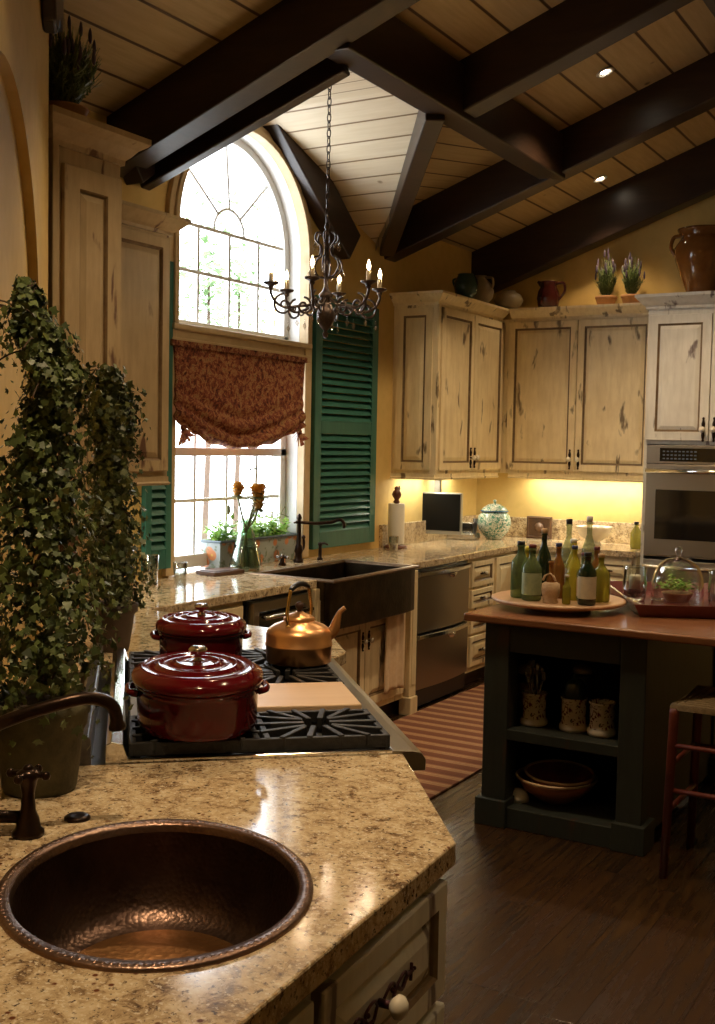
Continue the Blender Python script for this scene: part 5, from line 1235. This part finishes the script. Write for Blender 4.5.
# ---- rug
def rugm():
    m = NT('striped_rug'); g = m.n('ShaderNodeNewGeometry'); sp = m.n('ShaderNodeSeparateXYZ'); m.l(g.outputs['Position'], sp.inputs[0])
    f = m.math('FRACT', m.math('MULTIPLY', sp.outputs[1], 1/.125)); c = m.ramp(f, [(0,(.16,.055,.028)),(.40,(.20,.07,.035)),(.48,(.42,.25,.13)),(.62,(.36,.20,.10)),(.68,(.46,.29,.16)),(.84,(.30,.13,.06)),(.92,(.16,.055,.028))])
    n = m.noise(m.co('World', scale=(1,3,1)), 60, 3); c = m.mix(m.ramp(n, [(.4, 0.), (.7, .35)]), c, (.12,.05,.03)); m.col(c).set(Roughness=.95); m.bump(n, .4); return m.m
b = MB(); b.box((-3.06,4.0,.001),(-2.24,7.35,.011)); o = b.build('striped_rug', rugm(), bevel=.003); tag(o, 'red and tan striped runner rug between the sink and island', 'rug')
SKY = 9.5; EXPO = 0.0
# ============================================================ LIGHT + CAMERA
w = bpy.data.worlds.new('sky'); sc.world = w; w.use_nodes = True
bg = w.node_tree.nodes['Background']; bg.inputs[0].default_value = (.88,.94,1.0,1); bg.inputs[1].default_value = SKY
def light(name, kind, loc, energy, color, **k):
    d = bpy.data.lights.new(name, kind); d.energy = energy; d.color = color
    for a, b_ in k.items():
        if a not in ('rot',): setattr(d, a, b_)
    o = bpy.data.objects.new(name, d); COL.objects.link(o); o.location = loc
    if 'rot' in k: o.rotation_euler = k['rot']
    return o
# portal for the sky light that comes through the window (adds no light of its own)
p = light('window_portal', 'AREA', (XG-.12, WYC, 2.1), 1, (1,1,1), shape='RECTANGLE', size=2.5, size_y=1.2, rot=(0, -PI/2, 0)); p.data.cycles.is_portal = True
WARM = (1.0,.72,.42)
P = [1127.63,0.53234,0.060023,0.019435]
cam = bpy.data.cameras.new('camera'); co_ = bpy.data.objects.new('camera', cam); COL.objects.link(co_)
cam.sensor_fit = 'HORIZONTAL'; cam.sensor_width = 36; cam.lens = P[0]/715*36; cam.clip_start = .05; cam.clip_end = 200
cy, sy = math.cos(P[1]), math.sin(P[1])
F = Vector((-sy*math.cos(P[2]), cy*math.cos(P[2]), -math.sin(P[2]))); Rv = Vector((cy, sy, 0)); U = Rv.cross(F)
R2 = Rv*math.cos(P[3])+U*math.sin(P[3]); U2 = -Rv*math.sin(P[3])+U*math.cos(P[3])
M = Matrix((R2, U2, -F)).transposed().to_4x4(); M.translation = Vector((0,0,1.6)); co_.matrix_world = M
sc.camera = co_
sc.view_settings.view_transform = 'Standard'; sc.view_settings.look = 'None'; sc.view_settings.gamma = 1; sc.view_settings.use_curve_mapping = False
sc.view_settings.exposure = EXPO
sc.cycles.use_denoising = True; sc.cycles.max_bounces = 10; sc.cycles.transparent_max_bounces = 16; sc.cycles.sample_clamp_indirect = 6
sc.cycles.caustics_reflective = False; sc.cycles.caustics_refractive = False
for i, (x, y) in enumerate(((-2.09,6.143),(-2.636,7.714),(-.9,3.45),(-1.0,1.2),(-2.1,3.4),(-.6,5.9),(1.1,1.5),(.6,4.8))):  # visible pair, then ones added out of view to brighten the room
    z = zc(x)
    b = MB(); 
    tilt = Matrix.Translation((x,y,z-.002)) @ Matrix.Rotation(-math.atan(M_), 4, 'Y')
    b.lathe([(.050,-.004),(.052,-.008),(.036,-.010),(.034,.0)], (0,0,0), 20); b.xf(tilt)
    lb = ['round recessed downlight between the two rafters, nearer of the two lit in the ceiling','round recessed downlight near the oven wall, farther and lower of the two'][i] if i < 2 else 'added downlight out of view that brightens the room'
    t = thing('recessed_downlight', lb, 'ceiling light', (0,0,0), 0, None if i < 2 else 'added downlights out of view')
    b.build('trim_ring', WHITE, t)
    b = MB(); b.lathe([(.034,-.002),(.02,-.005),(.0001,-.006)], (0,0,0), 18, cap=False); b.xf(tilt); b.build('bulb', emit('downlight_%d' % i, (1,.85,.62), 40), t)
    e = [150, 35, 80, 210, 100, 110, 420, 50][i]
    light('downlight_lamp', 'SPOT', (x,y,z-.03), e, WARM, spot_size=math.radians(42 if i == 6 else 115 if i in (0,5) else 95), spot_blend=.6, shadow_soft_size=.04, rot=(0, math.atan2(1.9,4.1), 0) if i == 6 else (0,0,0))  # the narrow tilted spot is added to brighten the near drawer fronts
for i, v in enumerate(lamps): light('candle_lamp', 'POINT', v+Vector((0,0,.0)), 3.5, (1,.74,.44), shadow_soft_size=.012)
# slim lights fixed under the wall cabinets
def under(name, label, a, b_, y0, y1, lz, e, rot):
    x0, x1 = a, b_
    bb = MB(); bb.box((x0,y0,lz),(x1,y1,lz+.014)); o = bb.build('under_cabinet_light', WHITE); tag(o, label, 'light fixture')
    light(name, 'AREA', ((x0+x1)/2,(y0+y1)/2,lz-.004), e, (1,.95,.74), shape='RECTANGLE', size=x1-x0, size_y=y1-y0, rot=(0,0,0))
under('under_lamp', 'slim light under the corner cabinet on the oven wall', -3.25, -2.35, 8.06, 8.10, 1.388, 8.5, 0)
under('under_lamp', 'slim light under the cabinet that holds the monitor', -3.66, -3.62, 6.85, 7.7, 1.388, 6, 0)
under('under_lamp', 'slim light under the cabinet left of the window', -3.66, -3.62, 3.5, 3.95, 1.412, 2.5, 0)
